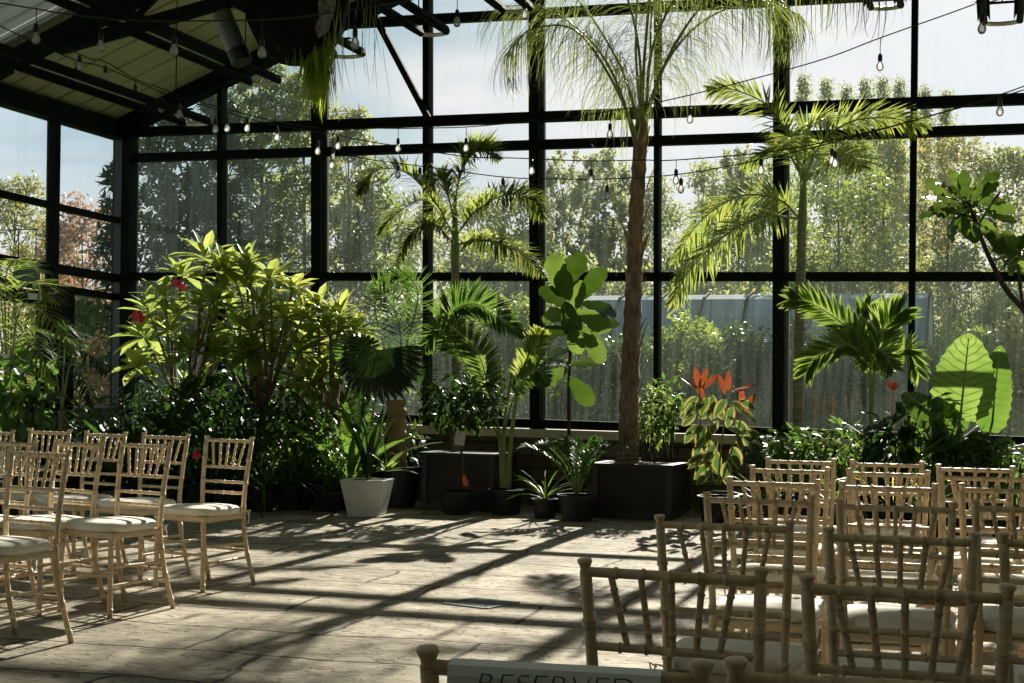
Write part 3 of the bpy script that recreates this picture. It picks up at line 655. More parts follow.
def clump(mb, c, rad, n, ln, wd, mi=0, shape=OVAL, segs=2, flat=.35, bend=.5, out=.6, r=R):
    """n leaves spread through an ellipsoid"""
    c = V(c)
    for _ in range(n):
        q = rdir(r); k = r.random()**.4; p = c+V((q.x*rad[0], q.y*rad[1], q.z*rad[2]))*k
        d = (q*out+rdir(r)*.7+V((0, 0, -.15))).normalized(); nr = (UP+rdir(r)*flat*1.6)
        s = r.uniform(.7, 1.25); mb.blade(p, d, nr, ln*s, wd*s, bend*r.uniform(.3, 1.5), segs, .15, shape, mi)
def rosette(mb, c, ln, wd, n, up=UP, spread=(15, 80), mi=0, shape=OBL, segs=4, bend=.5, r=R):
    up = V(up).normalized(); a0 = up.orthogonal().normalized(); b0 = up.cross(a0)
    for k in range(n):
        az = k*2.4+r.uniform(-.2, .2); e = math.radians(spread[0]+(spread[1]-spread[0])*((k+.5)/n)**.8)
        h = a0*math.cos(az)+b0*math.sin(az); d = up*math.cos(e)+h*math.sin(e); nr = up*math.sin(e)-h*math.cos(e)
        s = r.uniform(.8, 1.1)*(.7+.3*min(1, (k+2)/n*1.6)); mb.blade(V(c)+up*.01*(n-k)/n, d, nr, ln*s, wd*s, bend*r.uniform(.4, 1.4), segs, .22, shape, mi)
def pot(T, c, r, h, mat='dark_pot', label=None, soil=True):
    g = MB(); g.lathe(c, [(r*.74, 0), (r*.76, .005), (r*.96, h*.86), (r*1.04, h*.87), (r*1.04, h), (r*.94, h), (r*.92, h*.9), (0, h*.9)], 20)
    T.part('pot', g, mat, label=label, smooth=False)
    if soil:
        g = MB(); g.lathe(V(c)+V((0, 0, h*.9)), [(r*.915, 0), (r*.6, .012), (0, .018)], 16); T.part('soil', g, 'soil')
def shrub(name, label, cat, px, ytop, Y, wpx, kind='mid', group=None, ybot=None, potr=.17, stems=6, ln=.16, wd=.05, n=260, shape=OVAL, poth=.28, zb=0, spread=(20, 85), dep=.35, bend=.7):
    """bushy potted plant: stems fan out of a pot, leaves fill an ellipsoid"""
    base = atY(px, 480, Y); base.z = zb; top = atY(px, ytop, Y).z; hw = wpx/2/F*(ray(px, 400).y and Y/ray(px, 400).y)
    T = Thing(name, label, cat, base, group)
    if poth: pot(T, base, potr, poth)
    z0 = zb+poth*.9; H = top-z0
    low = atY(px, ybot, Y).z if ybot else z0+H*.15
    g = MB()
    cz = (low+top)/2; rz = (top-low)/2
    for k in range(stems):
        a = k*2.4; q = V((math.cos(a)*hw*.55, math.sin(a)*dep*.5, cz-z0+rz*R.uniform(-.1, .5)))
        g.tube(bez([base+V((math.cos(a)*.03, math.sin(a)*.03, z0-base.z-.02)), base+V((q.x*.4, q.y*.4, (z0-base.z)+q.z*.5)), base+V((q.x, q.y, z0-base.z+q.z))], 6), [.012, .011, .010, .009, .008, .006, .004], 5)
    T.part('stem', g, 'bark_dark')
    g = MB(); clump(g, (base.x, base.y, cz), (hw, dep, rz), n, ln, wd, 0, shape, 2 if ln < .2 else 3, .4, bend)
    T.part('foliage', g, {'mid': 'lf_mid', 'dark': 'lf_dark', 'bright': 'lf_bright', 'yellow': 'lf_yellow', 'palm': 'lf_palm'}[kind])
    return T
def strap_plant(name, label, cat, px, ytop, Y, kind='mid', n=26, wd=.03, spread=(5, 70), group=None, potr=.15, poth=.22, zb=0, bend=1.0, base_y=None, shape=STRAP):
    base = atY(px, 480, Y); base.z = zb; T = Thing(name, label, cat, base, group)
    if poth: pot(T, base, potr, poth)
    z0 = zb+poth*.92; ln = (atY(px, ytop, Y).z-z0)*1.18
    g = MB(); rosette(g, (base.x, base.y, z0), ln, wd, n, UP, spread, 0, shape, 6, bend)
    T.part('foliage', g, {'mid': 'lf_mid', 'dark': 'lf_dark', 'bright': 'lf_bright', 'yellow': 'lf_yellow', 'palm': 'lf_palm'}[kind]); return T
def px2m(x, Y): return Y/ray(x, 400).y/F       # metres per pixel at that plane
# ------------------------------------------------------------------ planter boxes
def planter_box(label, xl, xr, yt, yb, Y, dp, group):
    a = atF(xl, yb); a = atY(xl, yb, Y); b = atY(xr, yb, Y); zt = atY((xl+xr)/2, yt, Y).z; cx = (a.x+b.x)/2; w_ = b.x-a.x
    T = Thing('planter_box', label, 'planter', (cx, Y+dp/2, 0), group)
    g = MB(); g.box((cx, Y+dp/2, zt/2), w_-.06, dp-.06, zt-.05); T.part('panel', g, 'brick_box')
    g = MB()
    for sx in (-1, 1):
        for sy in (-1, 1): g.box((cx+sx*(w_/2-.03), Y+dp/2+sy*(dp/2-.03), (zt-.04)/2), .06, .06, zt-.04)
    for sy in (-1, 1): g.box((cx, Y+dp/2+sy*(dp/2-.02), .04), w_-.12, .04, .07)
    for sx in (-1, 1): g.box((cx+sx*(w_/2-.02), Y+dp/2, .04), .04, dp-.12, .07)
    T.part('corner_frame', g, 'box_frame')
    g = MB()
    for sy in (-1, 1): g.box((cx, Y+dp/2+sy*(dp/2-.02), zt-.018), w_+.04, .09, .036)
    for sx in (-1, 1): g.box((cx+sx*(w_/2-.02), Y+dp/2, zt-.018), .09, dp-.13, .036)
    T.part('rim', g, 'box_frame')
    g = MB(); g.box((cx, Y+dp/2, zt-.02), w_-.11, dp-.13, .03); T.part('soil', g, 'soil')
    return T, V((cx, Y+dp/2, zt))
PB2, c2 = planter_box('large dark brown planter box holding the tall drooping palm', 592, 671, 464, 517, 14.55, .95, 'wooden planter boxes')
PB1, c1b = planter_box('smaller dark brown planter box under the window behind the tagged shrub', 421, 493, 453, 513, 14.75, .8, 'wooden planter boxes')
# ------------------------------------------------------------------ tall drooping palm in the large box
Yq = 14.88
T = Thing('queen_palm', 'tall palm with shaggy brown trunk and long drooping feathery fronds', 'palm', atY(628, 462, Yq))
tr = [atY(*q, Yq) for q in ((628, 464), (628, 440), (631, 350), (634, 280), (636, 220), (640, 150), (643, 110))]
g = MB(); P = bez(tr, 60); rs = []
for i, p in enumerate(P):
    t = i/60; rs.append((.11-.045*t)*(1+.10*math.sin(i*2.3)*(1 if t < .8 else .3))*(1.35-.35*min(1, t*10)))
g.tube(P, rs, 14)
T.part('trunk', g, 'bark', smooth=False)
g = MB()
for k in range(34):      # old leaf bases and fibres
    i = R.randint(4, 50); p = P[i]; a = R.uniform(0, 2*PI); h = V((math.cos(a), math.sin(a), 0))
    g.blade(p+h*rs[i]*.8, (h*.35+UP).normalized(), h, R.uniform(.15, .4), R.uniform(.03, .08), -.3*R.random(), 3, .2, lambda t: 1-t*.8)
T.part('trunk_fibre', g, 'bark')
for (x, y, dx) in ((617, 262, -4), (642, 262, 5), (640, 215, 6), (622, 238, -3), (646, 175, 6)):
    g = MB(); p = atY(x, y+14, Yq); g.blade(p, V((dx*.04, -.1, 1)), V((dx, 0, 0)), .28, .05, -.25, 3, .3, lambda t: 1-t*.85); T.part('leaf_base', g, 'bark')
qf = [ # base, points..., (px,py,Y)
 ([(637, 150, Yq), (618, 85, Yq-.1), (590, 40, Yq-.3), (545, 8, Yq-.5), (500, 6, Yq-.7)], .78, 52),
 ([(640, 130, Yq), (622, 70, Yq-.1), (590, 15, Yq-.2), (560, -20, Yq-.3)], .7, 40),
 ([(641, 130, Yq), (640, 60, Yq-.2), (628, 0, Yq-.4), (600, -60, Yq-.9), (560, -70, Yq-1.6)], .75, 44),
 ([(644, 125, Yq), (650, 60, Yq+.1), (655, 0, Yq+.2), (690, -50, Yq+.2)], .7, 40),
 ([(645, 115, Yq), (668, 60, Yq-.1), (705, 20, Yq-.2), (760, 0, Yq-.4), (800, 15, Yq-.5)], .72, 50),
 ([(645, 120, Yq), (655, 40, Yq-.4), (700, -30, Yq-1), (780, -45, Yq-1.8), (860, -20, Yq-2.4)], .8, 50),
 ([(642, 125, Yq), (646, 40, Yq-.5), (660, -40, Yq-1.4), (720, -70, Yq-2.5), (800, -50, Yq-3.4), (885, -15, Yq-3.9)], .75, 44),
 ([(642, 128, Yq), (636, 50, Yq+.3), (640, -20, Yq+.2), (660, -60, Yq+.2)], .6, 30),
 ([(639, 140, Yq), (612, 80, Yq-.5), (575, 30, Yq-.9), (530, 30, Yq-1.2), (505, 55, Yq-1.4)], .7, 44),
 ([(645, 120, Yq), (672, 50, Yq-.5), (715, -5, Yq-.9), (765, 0, Yq-1.2), (790, 30, Yq-1.3)], .75, 44)]
for pts, ll, n in qf:
    g = MB(); pw = [atY(x, y, yy) for x, y, yy in pts]
    frond(g, pw, ll*1.2, int(n*1.7), .0105, 2.0, .15, 70, .14, .020, 7, jit=.28, taper=.85, tipl=.7, mi=(0, 1)); T.part('frond', g, ['lf_queen', 'petiole'])
# ------------------------------------------------------------------ foxtail palm in the small box
Yf = 15.25
T = Thing('foxtail_palm', 'slender green palm with bushy plume fronds growing from the small planter box', 'palm', atY(456, 455, Yf))
g = MB(); P = bez([atY(*q, Yf) for q in ((457, 456), (456, 400), (456, 330), (455, 262))], 30); g.tube(P, [.055-.012*i/30+(.004 if i % 3 == 0 else 0) for i in range(31)], 10); T.part('trunk', g, 'bark_light')
g = MB(); g.tube(bez([atY(455, 263, Yf), atY(455, 235, Yf), atY(455, 195, Yf)], 8), [.045, .052, .05, .045, .04, .034, .028, .022, .016], 10); T.part('crownshaft', g, 'petiole')
for pts, ll, n, vee, wdd in (
 ([(455, 240, Yf), (437, 205, Yf-.1), (405, 172, Yf-.2), (372, 172, Yf-.35), (358, 196, Yf-.4)], .26, 42, .1, .030),
 ([(455, 215, Yf), (458, 185, Yf), (468, 160, Yf-.1), (485, 148, Yf-.2), (500, 158, Yf-.3)], .28, 36, .4, .032),
 ([(455, 238, Yf), (475, 212, Yf-.1), (505, 195, Yf-.3), (532, 200, Yf-.4), (546, 218, Yf-.5)], .27, 40, .2, .030),
 ([(454, 245, Yf), (435, 225, Yf-.4), (412, 232, Yf-.6), (398, 262, Yf-.8)], .25, 34, .1, .030),
 ([(456, 245, Yf), (480, 240, Yf-.4), (515, 250, Yf-.6), (545, 275, Yf-.8)], .26, 36, .1, .030),
 ([(454, 232, Yf), (425, 200, Yf+.3), (395, 215, Yf+.4), (378, 235, Yf+.5)], .24, 30, .1, .028),
 ([(455, 222, Yf), (446, 190, Yf-.5), (440, 178, Yf-.9), (430, 190, Yf-1.3)], .24, 28, .3, .028)):
    g = MB(); 
    for rep_ in range(2): frond(g, [atY(*q) for q in pts], ll*(1.1-.15*rep_), int(n*1.9), wdd*.95, .35, vee+rep_*.8, 60, .12, .011, 3, jit=.30, taper=.55, upv=V((.05, -.8, .6)) if rep_ == 0 else UP); T.part('frond', g, ['lf_palm', 'petiole'])
# ------------------------------------------------------------------ tall right palm
Yt = 15.35
T = Thing('kentia_palm', 'tall grey-stemmed palm with arching fronds rising behind the right chairs', 'palm', V((atY(797, 470, Yt).x, Yt, 0)))
b0 = V((atY(797, 470, Yt).x, Yt, 0)); pot(T, b0, .24, .36)
g = MB(); P = bez([b0+V((0, 0, .3)), atY(798, 425, Yt), atY(799, 350, Yt), atY(801, 270, Yt), atY(802, 225, Yt)], 44); g.tube(P, [(.060-.016*i/44)+(.003 if i % 2 else 0) for i in range(45)], 12); T.part('trunk', g, 'bark_light')
g = MB(); g.tube(bez([atY(802, 226, Yt), atY(803, 200, Yt), atY(804, 160, Yt)], 8), [.054, .05, .048, .044, .04, .034, .028, .022, .016], 10); T.part('crownshaft', g, 'petiole')
for pts, ll, n, vee in (
 ([(802, 222, Yt), (780, 200, Yt-.2), (740, 196, Yt-.4), (700, 222, Yt-.6), (674, 262, Yt-.7)], .34, 40, -.2),
 ([(803, 220, Yt), (768, 216, Yt-.6), (730, 232, Yt-1), (690, 270, Yt-1.3), (672, 305, Yt-1.5)], .34, 38, -.2),
 ([(803, 185, Yt), (790, 140, Yt-.1), (768, 106, Yt-.2), (735, 90, Yt-.3), (708, 88, Yt-.4)], .33, 40, .3),
 ([(804, 180, Yt), (820, 145, Yt-.1), (850, 122, Yt-.3), (890, 118, Yt-.4), (925, 128, Yt-.5)], .36, 44, .5),
 ([(804, 175, Yt), (806, 145, Yt-.2), (812, 125, Yt-.5), (826, 118, Yt-.9)], .34, 26, .5),
 ([(804, 180, Yt), (785, 150, Yt+.2), (765, 150, Yt+.3), (742, 165, Yt+.4)], .30, 26, .2),
 ([(804, 182, Yt), (830, 160, Yt-.6), (850, 155, Yt-.9), (862, 168, Yt-1.2)], .32, 26, .4),
 ([(803, 190, Yt), (795, 150, Yt-.6), (790, 138, Yt-1.0), (785, 150, Yt-1.4)], .32, 24, .3)):
    g = MB(); frond(g, [atY(*q) for q in pts], ll*1.0, int(n*1.6), .027, .55, vee*.4, 56, .14, .014, 3, jit=.20, taper=.65, nrmv=(.1, -.8, .6), upv=V((.05, -.85, .5))); T.part('frond', g, ['lf_palm', 'petiole'])
# ------------------------------------------------------------------ bright arching palm in a black pot
Yb = 14.6
bp_ = V((atY(506, 500, Yb).x, Yb, 0)); T = Thing('bangalow_palm', 'young palm with a backlit bright green arching frond in a black pot', 'palm', bp_)
pot(T, bp_, .19, .26)
g = MB()
for pts in ([(503, 488), (500, 440), (492, 395)], [(508, 488), (511, 440), (520, 380), (536, 340)], [(506, 488), (504, 430), (512, 372)]):
    g.tube(bez([atY(x, y, Yb) for x, y in pts], 10), [.035, .033, .03, .027, .024, .02, .018, .016, .014, .012, .010], 7)
T.part('stem', g, 'petiole')
for pts, ll, n, vee, mt in (
 ([(500, 440, Yb), (490, 395, Yb-.1), (476, 350, Yb-.25), (440, 318, Yb-.4)], .36, 44, -.1, 'lf_bright'),
 ([(500, 440, Yb), (470, 375, Yb+.2), (448, 322, Yb+.3), (476, 304, Yb+.2), (524, 336, Yb+.1)], .44, 56, -.5, 'lf_mid'),
 ([(500, 430, Yb), (470, 360, Yb+.3), (440, 330, Yb+.4), (423, 352, Yb+.4)], .30, 34, -.4, 'lf_mid'),
 ([(511, 440, Yb), (520, 380, Yb), (533, 352, Yb-.1), (541, 330, Yb-.1)], .3, 22, .3, 'lf_palm'),
 ([(505, 430, Yb), (515, 395, Yb-.4), (535, 370, Yb-.7), (548, 385, Yb-.9)], .26, 22, .1, 'lf_mid')):
    g = MB(); frond(g, [atY(*q) for q in pts], ll*.72, int(n*2.3), .021, .2, .15, 64, .34, .012, 3, jit=.03, taper=.5, upv=V((.05, -1, .25)), nrmv=(.1, -1, .35), shape=STRAP); T.part('frond', g, [mt, 'petiole'])
# ------------------------------------------------------------------ fiddle leaf fig
def fig_tree(name, label, Y, stempx, leaves, potpos=None, group=None, potr=.2, zb=0, rs=(.022, .012), size=1):
    base = V((atY(stempx[0][0], stempx[0][1], Y).x, Y, zb)); T = Thing(name, label, 'fig tree', base, group); pot(T, base, potr, .32)
    g = MB(); P = [base+V((0, 0, .28))]+[atY(x, y, Y) for x, y in stempx]; n = 24; Q = bez(P, n)
    g.tube(Q, [rs[0]+(rs[1]-rs[0])*i/n for i in range(n+1)], 8); T.part('trunk', g, 'bark_dark')
    for (x, y, dx, dy, s, yo, face) in leaves:     # centre px, direction px, size m, depth offset, facing camera 0..1
        k = px2m(x, Y); c = atY(x, y, Y+yo); d = V((dx, R.uniform(-.3, .3), -dy)).normalized(); s *= size
        base_ = c-d*s*.5; near = min(Q, key=lambda p: (p-base_).length)
        nr = (V((0, -1, 0))*face+UP*(1-face)+rdir()*.15)
        g = MB(); g.tube([near, (near+base_)/2+V((0, 0, -.01)), base_], .005, 5, 1)
        g.blade(base_, d, nr, s*1.12, s*.86, R.uniform(.1, .6), 8, .12, FIG, 0, ripple=.012, rip_n=3); T.part('leaf', g, ['lf_fig' if R.random() < .55 else 'lf_fig_dark', 'petiole'], smooth=True)
    return T
fl = [(556, 275, -.2, -1, .40, -.1, .8), (572, 272, .3, -1, .42, .05, .9), (590, 285, .6, -.8, .38, -.05, .8), (556, 298, -.8, -.6, .34, -.15, .6), (575, 300, .1, -1, .36, -.2, .8),
      (598, 305, 1, .05, .36, -.1, .55), (555, 315, -1, -.1, .34, 0, .6), (570, 318, .2, .9, .36, -.25, .8), (592, 318, .8, .3, .36, -.2, .6), (585, 332, .9, .4, .30, 0, .6),
      (556, 332, -.9, .1, .32, -.2, .5), (545, 340, -.8, .6, .28, .1, .6), (574, 338, .3, 1, .30, -.25, .8), (557, 352, -1, .1, .32, 0, .35), (594, 345, .7, .9, .34, -.1, .5), (555, 375, -1, .4, .32, -.15, .7),
      (582, 362, .9, -.2, .28, -.05, .4), (580, 390, .7, .75, .34, -.1, .85), (560, 362, -.8, -.2, .26, -.1, .3), (604, 325, 1, -.4, .26, .1, .5), (565, 286, -.4, -.9, .34, -.25, .8)]
fig_tree('fiddle_leaf_fig', 'upright fiddle leaf fig with broad glossy leaves in front of the window', 15.1, [(569, 440), (569, 380), (571, 330), (570, 290), (566, 272)], fl)
# branch of a second fig leaning in at the right edge
Yr = 12.6
fr_ = []
for (x, y, n, rad) in ((968, 205, 34, 36), (1018, 252, 14, 20)):
    for k in range(n):
        a = k*2.4; q = math.sqrt((k+.5)/n); px_, py_ = x+math.cos(a)*rad*q*1.1, y+math.sin(a)*rad*q*.8
        fr_.append((px_, py_, math.cos(a)+R.uniform(-.3, .3), math.sin(a)-.25, R.uniform(.15, .22), R.uniform(-.25, .25), R.uniform(.0, .8)))
T = fig_tree('fiddle_leaf_fig', 'fiddle leaf fig leaning in from the right edge with a bare curved branch', Yr, [(1062, 470), (1050, 380), (1030, 320), (1005, 288), (985, 248), (976, 222), (968, 202)], fr_, rs=(.03, .014))
for br_, r_ in (([(1030, 320), (1022, 300), (1018, 262)], .014), ([(978, 226), (990, 205), (1000, 192)], .009), ([(974, 218), (950, 212), (932, 214)], .008)):
    g = MB(); g.tube(bez([atY(x, y, Yr) for x, y in br_], 6), r_, 6); T.part('branch', g, 'bark_dark')
# ------------------------------------------------------------------ variegated rubber plant
Yv = 14.45; bv = V((atY(718, 500, Yv).x, Yv, 0)); T = Thing('rubber_plant', 'variegated rubber plant with yellow-edged leaves and red new growth', 'plant', bv); pot(T, bv, .2, .28)
stems = [[(716, 485), (702, 440), (700, 400), (699, 385)], [(718, 485), (722, 440), (727, 410), (733, 392)], [(720, 485), (735, 440), (742, 415), (745, 400)]]
g = MB(); SP = []
for st in stems:
    Q = bez([atY(x, y, Yv) for x, y in st], 12); SP.append(Q); g.tube(Q, [.012-.0005*i for i in range(13)], 6)
T.part('stem', g, 'petiole')
def leafpart(T, x, y, dx, dy, s, Y, yo, face, mat, wr=.45, shape=OVAL, name='leaf', seg=6, bend=.3):
    c = atY(x, y, Y+yo); d = V((dx, R.uniform(-.3, .1), -dy)).normalized(); g = MB()
    g.blade(c-d*s*.5, d, V((0, -1, 0))*face+UP*(1-face)+rdir()*.1, s, s*wr, bend, seg, .18, shape, 0); T.part(name, g, mat, smooth=True)
for (x, y, dx, dy) in ((690, 382, -1, -.5), (697, 377, -.4, -1), (704, 377, .5, -1), (710, 381, 1, -.7), (700, 390, .3, .6), (722, 384, -.5, -1), (728, 380, -.1, -1), (738, 388, 1, -.15), (745, 387, 1, -.2), (750, 402, .7, -1), (742, 398, -.2, -1)):
    leafpart(T, x, y, dx*.8, dy-.2, .22, Yv, R.uniform(-.12, .05), R.uniform(.2, .8), 'lf_red', .32)
for k in range(54):
    st = R.choice(SP); p = st[R.randint(2, 11)]; a = R.uniform(0, 2*PI)
    x = R.uniform(686, 756); y = R.uniform(398, 482); 
    if y > 445 and not 694 < x < 745: continue
    leafpart(T, x, y, (x-718)/26+R.uniform(-.8, .8), .65+R.uniform(-.4, .5), R.uniform(.17, .25), Yv, R.uniform(-.25, .2), R.uniform(.35, .85), 'lf_varieg', .50)
# small leafy tree with a price tag and orange ribbon
Ys = 14.35; bs = V((atY(457, 500, Ys).x, Ys, 0))
T = Thing('young_standard_tree', 'small dark bushy tree with paper tag and orange ribbon on its stem', 'plant', bs); pot(T, bs, .18, .24)
g = MB(); Q = bez([bs+V((0, 0, .2)), atY(462, 470, Ys), atY(461, 440, Ys), atY(459, 415, Ys)], 12); g.tube(Q, .013, 7)
for k in range(9):
    a = k*2.4; g.tube([Q[10], Q[10]+V((math.cos(a)*.2, math.sin(a)*.15, .15)), Q[10]+V((math.cos(a)*.4, math.sin(a)*.3, .22+R.uniform(-.1, .15)))], .006, 5)
T.part('trunk', g, 'bark_dark')
g = MB(); cc_ = atY(460, 403, Ys); clump(g, cc_, (.44, .34, .27), 420, .13, .05, 0, OVAL, 2, .5, .7); clump(g, atY(478, 388, Ys), (.28, .3, .16), 110, .13, .05, 0, OVAL, 2, .5, .7); T.part('foliage', g, 'lf_dark')
g = MB(); p = atY(460, 438, Ys-.03); g.box(p, .11, .004, .15, 0, rotm(.12, 'Y')); T.part('tag', g, 'paper_tag', label='white paper tag')
g = MB(); p = atY(461, 453, Ys-.02); g.lathe(p, [(.017, -.012), (.017, .012)], 8); T.part('tie', g, 'green_tie', label='green plant tie')
g = MB(); p = atY(464, 474, Ys-.03)
for s in (-.5, .2, .8): g.blade(p, V((.25*s+.15, -.1, -1)), V((0, -1, 0)), .15, .035, .3, 3, .1, STRAP)
T.part('ribbon', g, 'orange_tag', label='orange ribbon')
# white pot with big pleated fan leaf
Yw = 13.75; bw = V((atY(367, 510, Yw).x, Yw, 0))
T = Thing('fan_leaf_palm', 'dark round pleated fan leaf palm standing in the square white tapered pot', 'palm', bw)
g = MB(); hp = .37; w1, w0 = .155, .225; rot = rotm(math.radians(8), 'Z')
prof = [(w1, 0), (w0, hp), (w0-.025, hp), (w0-.045, hp-.04)]
vs = []; 
for (hw, z) in prof: vs += [bw+rot @ V((sx*hw, sy*hw, 0))+V((0, 0, z)) for sx, sy in ((-1, -1), (1, -1), (1, 1), (-1, 1))]
fs = [(i*4+k, i*4+(k+1) % 4, (i+1)*4+(k+1) % 4, (i+1)*4+k) for i in range(3) for k in range(4)]+[(3, 2, 1, 0), (12, 13, 14, 15)]
g.add(vs, fs); T.part('pot', g, 'white_pot', label='square tapered white pot')
g = MB(); g.box(bw+V((0, 0, hp-.025)), .36, .36, .02, 0, rot); T.part('soil', g, 'soil')
def fan(T, hub, out, nrm, r, n, span, pet_from, mat, name='leaf', droop=.6, join=.6, seg=5):
    out = V(out).normalized(); nrm = V(nrm); nrm = (nrm-out*nrm.dot(out)).normalized(); sd = out.cross(nrm)
    g = MB(); hub = V(hub); dA = span/n
    for k in range(n):
        a = -span/2+dA*(k+.5); L_ = r*(1-.18*abs(a/(span/2))**2)*R.uniform(.95, 1.04)
        vs = []; fs = []
        for i in range(seg+1):
            t = i/seg; hw = t*L_*math.tan(dA/2)*(1 if t < join else max(.05, 1-(t-join)/(1-join)*.95)); bend = droop*t*t
            def P(off, lift):
                d = out*math.cos(a)+sd*math.sin(a); s2 = -out*math.sin(a)+sd*math.cos(a)
                return hub+d*(t*L_*math.cos(bend))+s2*off+nrm*(lift-math.sin(bend)*t*L_*.5)
            vs += [P(-hw, 0), P(0, hw*.9), P(hw, 0)]
            if i < seg: b = i*3; fs += [(b, b+1, b+4, b+3), (b+1, b+2, b+5, b+4)]
        g.add(vs, fs)
    lf = T.part(name, g, mat)
    g = MB(); g.tube(bez(pet_from+[hub], 8), [.011-.0006*i for i in range(9)], 6); T.part('petiole', g, 'petiole', lf)
st = bw+V((0, 0, hp-.03))
fan(T, atY(378, 350, Yw-.15), (-.15, -.15, -1), (0, -1, .25), .62, 26, math.radians(215), [st, atY(372, 430, Yw), atY(376, 385, Yw+.05)], 'lf_black', droop=.5, join=.75)
fan(T, atY(388, 372, Yw+.1), (1, -.2, .3), (0, -.8, .5), .36, 16, math.radians(200), [st, atY(380, 430, Yw+.05)], 'lf_black', droop=.5, join=.7)
fan(T, atY(360, 355, Yw+.25), (-.8, .1, .6), (0, -.7, .7), .42, 18, math.radians(200), [st, atY(360, 430, Yw+.1)], 'lf_mid', droop=.6, join=.7)
g = MB(); rosette(g, st+V((0, 0, .02)), .8, .07, 16, UP, (2, 16), 0, STRAP, 6, .3); T.part('foliage', g, 'lf_dark')
g = MB(); rosette(g, atY(385, 472, Yw), .35, .07, 8, V((.5, 0, 1)), (5, 60), 0, OVAL, 5, .6); T.part('shoot', g, 'lf_bright')
# stubby dark trunked palm with pinnate fronds behind it
Yk = 14.9; bk = V((atY(397, 490, Yk).x, Yk, 0)); T = Thing('cycad_palm', 'stubby palm with brown shaggy trunk and stiff comb-like frond behind the white pot', 'palm', bk)
pot(T, bk, .26, .45)
g = MB(); Q = bez([bk+V((0, 0, .4)), atY(397, 430, Yk), atY(396, 400, Yk)], 16); g.tube(Q, [.11*(1+.12*math.sin(i*2.1)) for i in range(17)], 12)
for k in range(26):
    p = R.choice(Q[:14]); a = R.uniform(0, 6.28); h = V((math.cos(a), math.sin(a), 0)); g.blade(p+h*.09, h+V((0, 0, -.9)), h, R.uniform(.12, .3), .05, .5, 3, .2, lambda t: 1-.7*t)
T.part('trunk', g, 'dead_leaf')
for pts, ll, n, vee, mt in (
 ([(396, 400, Yk), (402, 360, Yk-.1), (395, 310, Yk-.2), (372, 284, Yk-.3)], .36, 34, .1, 'lf_mid'),
 ([(396, 400, Yk), (408, 340, Yk+.1), (418, 295, Yk+.1), (405, 275, Yk+.1), (380, 282, Yk)], .34, 34, .0, 'lf_mid'),
 ([(396, 400, Yk), (385, 350, Yk+.3), (375, 300, Yk+.4), (395, 278, Yk+.4), (420, 290, Yk+.4)], .32, 32, 0, 'lf_mid'),
 ([(396, 400, Yk), (410, 370, Yk-.3), (425, 375, Yk-.5), (432, 400, Yk-.6)], .26, 24, .1, 'lf_dark'),
 ([(396, 400, Yk), (382, 380, Yk-.5), (366, 392, Yk-.7), (356, 420, Yk-.8)], .26, 24, .1, 'lf_dark')):
    g = MB(); frond(g, [atY(*q) for q in pts], ll*.8, int(n*1.3), .018, .3, vee, 62, .22, .012, 3, jit=.05, upv=V((.05, -1, .3)), nrmv=(.1, -.8, .5)); T.part('frond', g, [mt, 'petiole'])
# ------------------------------------------------------------------ plumerias on the left
def plumeria(label, px, Y, heads, zb=0, flowers=(), group='frangipani trees'):
    base = V((atY(px, 490, Y).x, Y, zb)); T = Thing('plumeria', label, 'frangipani', base, group); pot(T, base, .24, .42)
    root = base+V((0, 0, .38)); tr = MB(); fo = MB()
    fork = base+V((R.uniform(-.1, .1), 0, 1.0)); tr.tube([root, (root+fork)/2+V((.03, 0, 0)), fork], [.045, .04, .036], 8)
    heads = list(heads)+[(x+R.uniform(-14, 14), y+R.uniform(8, 34), yo+R.uniform(-.35, .35)) for x, y, yo in heads[::2]]
    for (x, y, yo) in heads:
        h = atY(x, y+8, Y+yo); mid = fork.lerp(h, .45)+V((R.uniform(-.1, .1), 0, -.12)); tr.tube(bez([fork, mid, h], 6), [.026, .024, .022, .02, .018, .016, .014], 6)
        d = (h-mid).normalized(); rosette(fo, h, R.uniform(.34, .46), R.uniform(.12, .155), R.randint(15, 19), (d+UP*.9), (6, 98), 0, OBL, 4, .55)
    T.part('trunk', tr, 'bark'); T.part('foliage', fo, 'lf_plum')
    for (x, y) in flowers:
        g = MB(); c = atY(x, y, Y-.35)
        for k in range(7):
            fc = c+V((R.uniform(-.07, .07), R.uniform(-.04, .04), R.uniform(-.05, .05)))
            for j in range(5):
                a = j*2*PI/5; g.blade(fc, V((math.cos(a), -.5, math.sin(a))), V((0, -1, 0)), .045, .035, .4, 2, .1, OVAL)
        g.tube([c, c+V((0, .15, .08))], .006, 5)
        T.part('flower', g, 'red_flower', label='cluster of small red flowers')
    return T
plumeria('leftmost frangipani tree with red flower clusters near the corner', 188, 14.7, [(205, 250, 0), (182, 268, .2), (165, 290, -.2), (150, 305, .1), (225, 262, -.2), (200, 300, -.3), (228, 300, .3), (172, 325, -.4), (145, 330, .3), (212, 335, -.1), (190, 345, -.5)], flowers=[(180, 284), (140, 317)])
plumeria('middle frangipani tree, fullest of the three, with upright bright leaves', 262, 14.6, [(248, 256, 0), (270, 272, -.3), (292, 283, .1), (238, 278, .3), (262, 300, -.5), (285, 312, -.1), (240, 318, -.3), (305, 305, .3), (270, 335, .2), (250, 345, -.4), (298, 345, -.3), (225, 350, 0)])
plumeria('right frangipani tree next to the dark pleated fan leaf', 330, 14.9, [(318, 300, 0), (340, 308, -.2), (355, 325, 0), (330, 330, -.4), (312, 335, .2), (345, 350, -.1), (322, 360, .1), (362, 345, .3)])
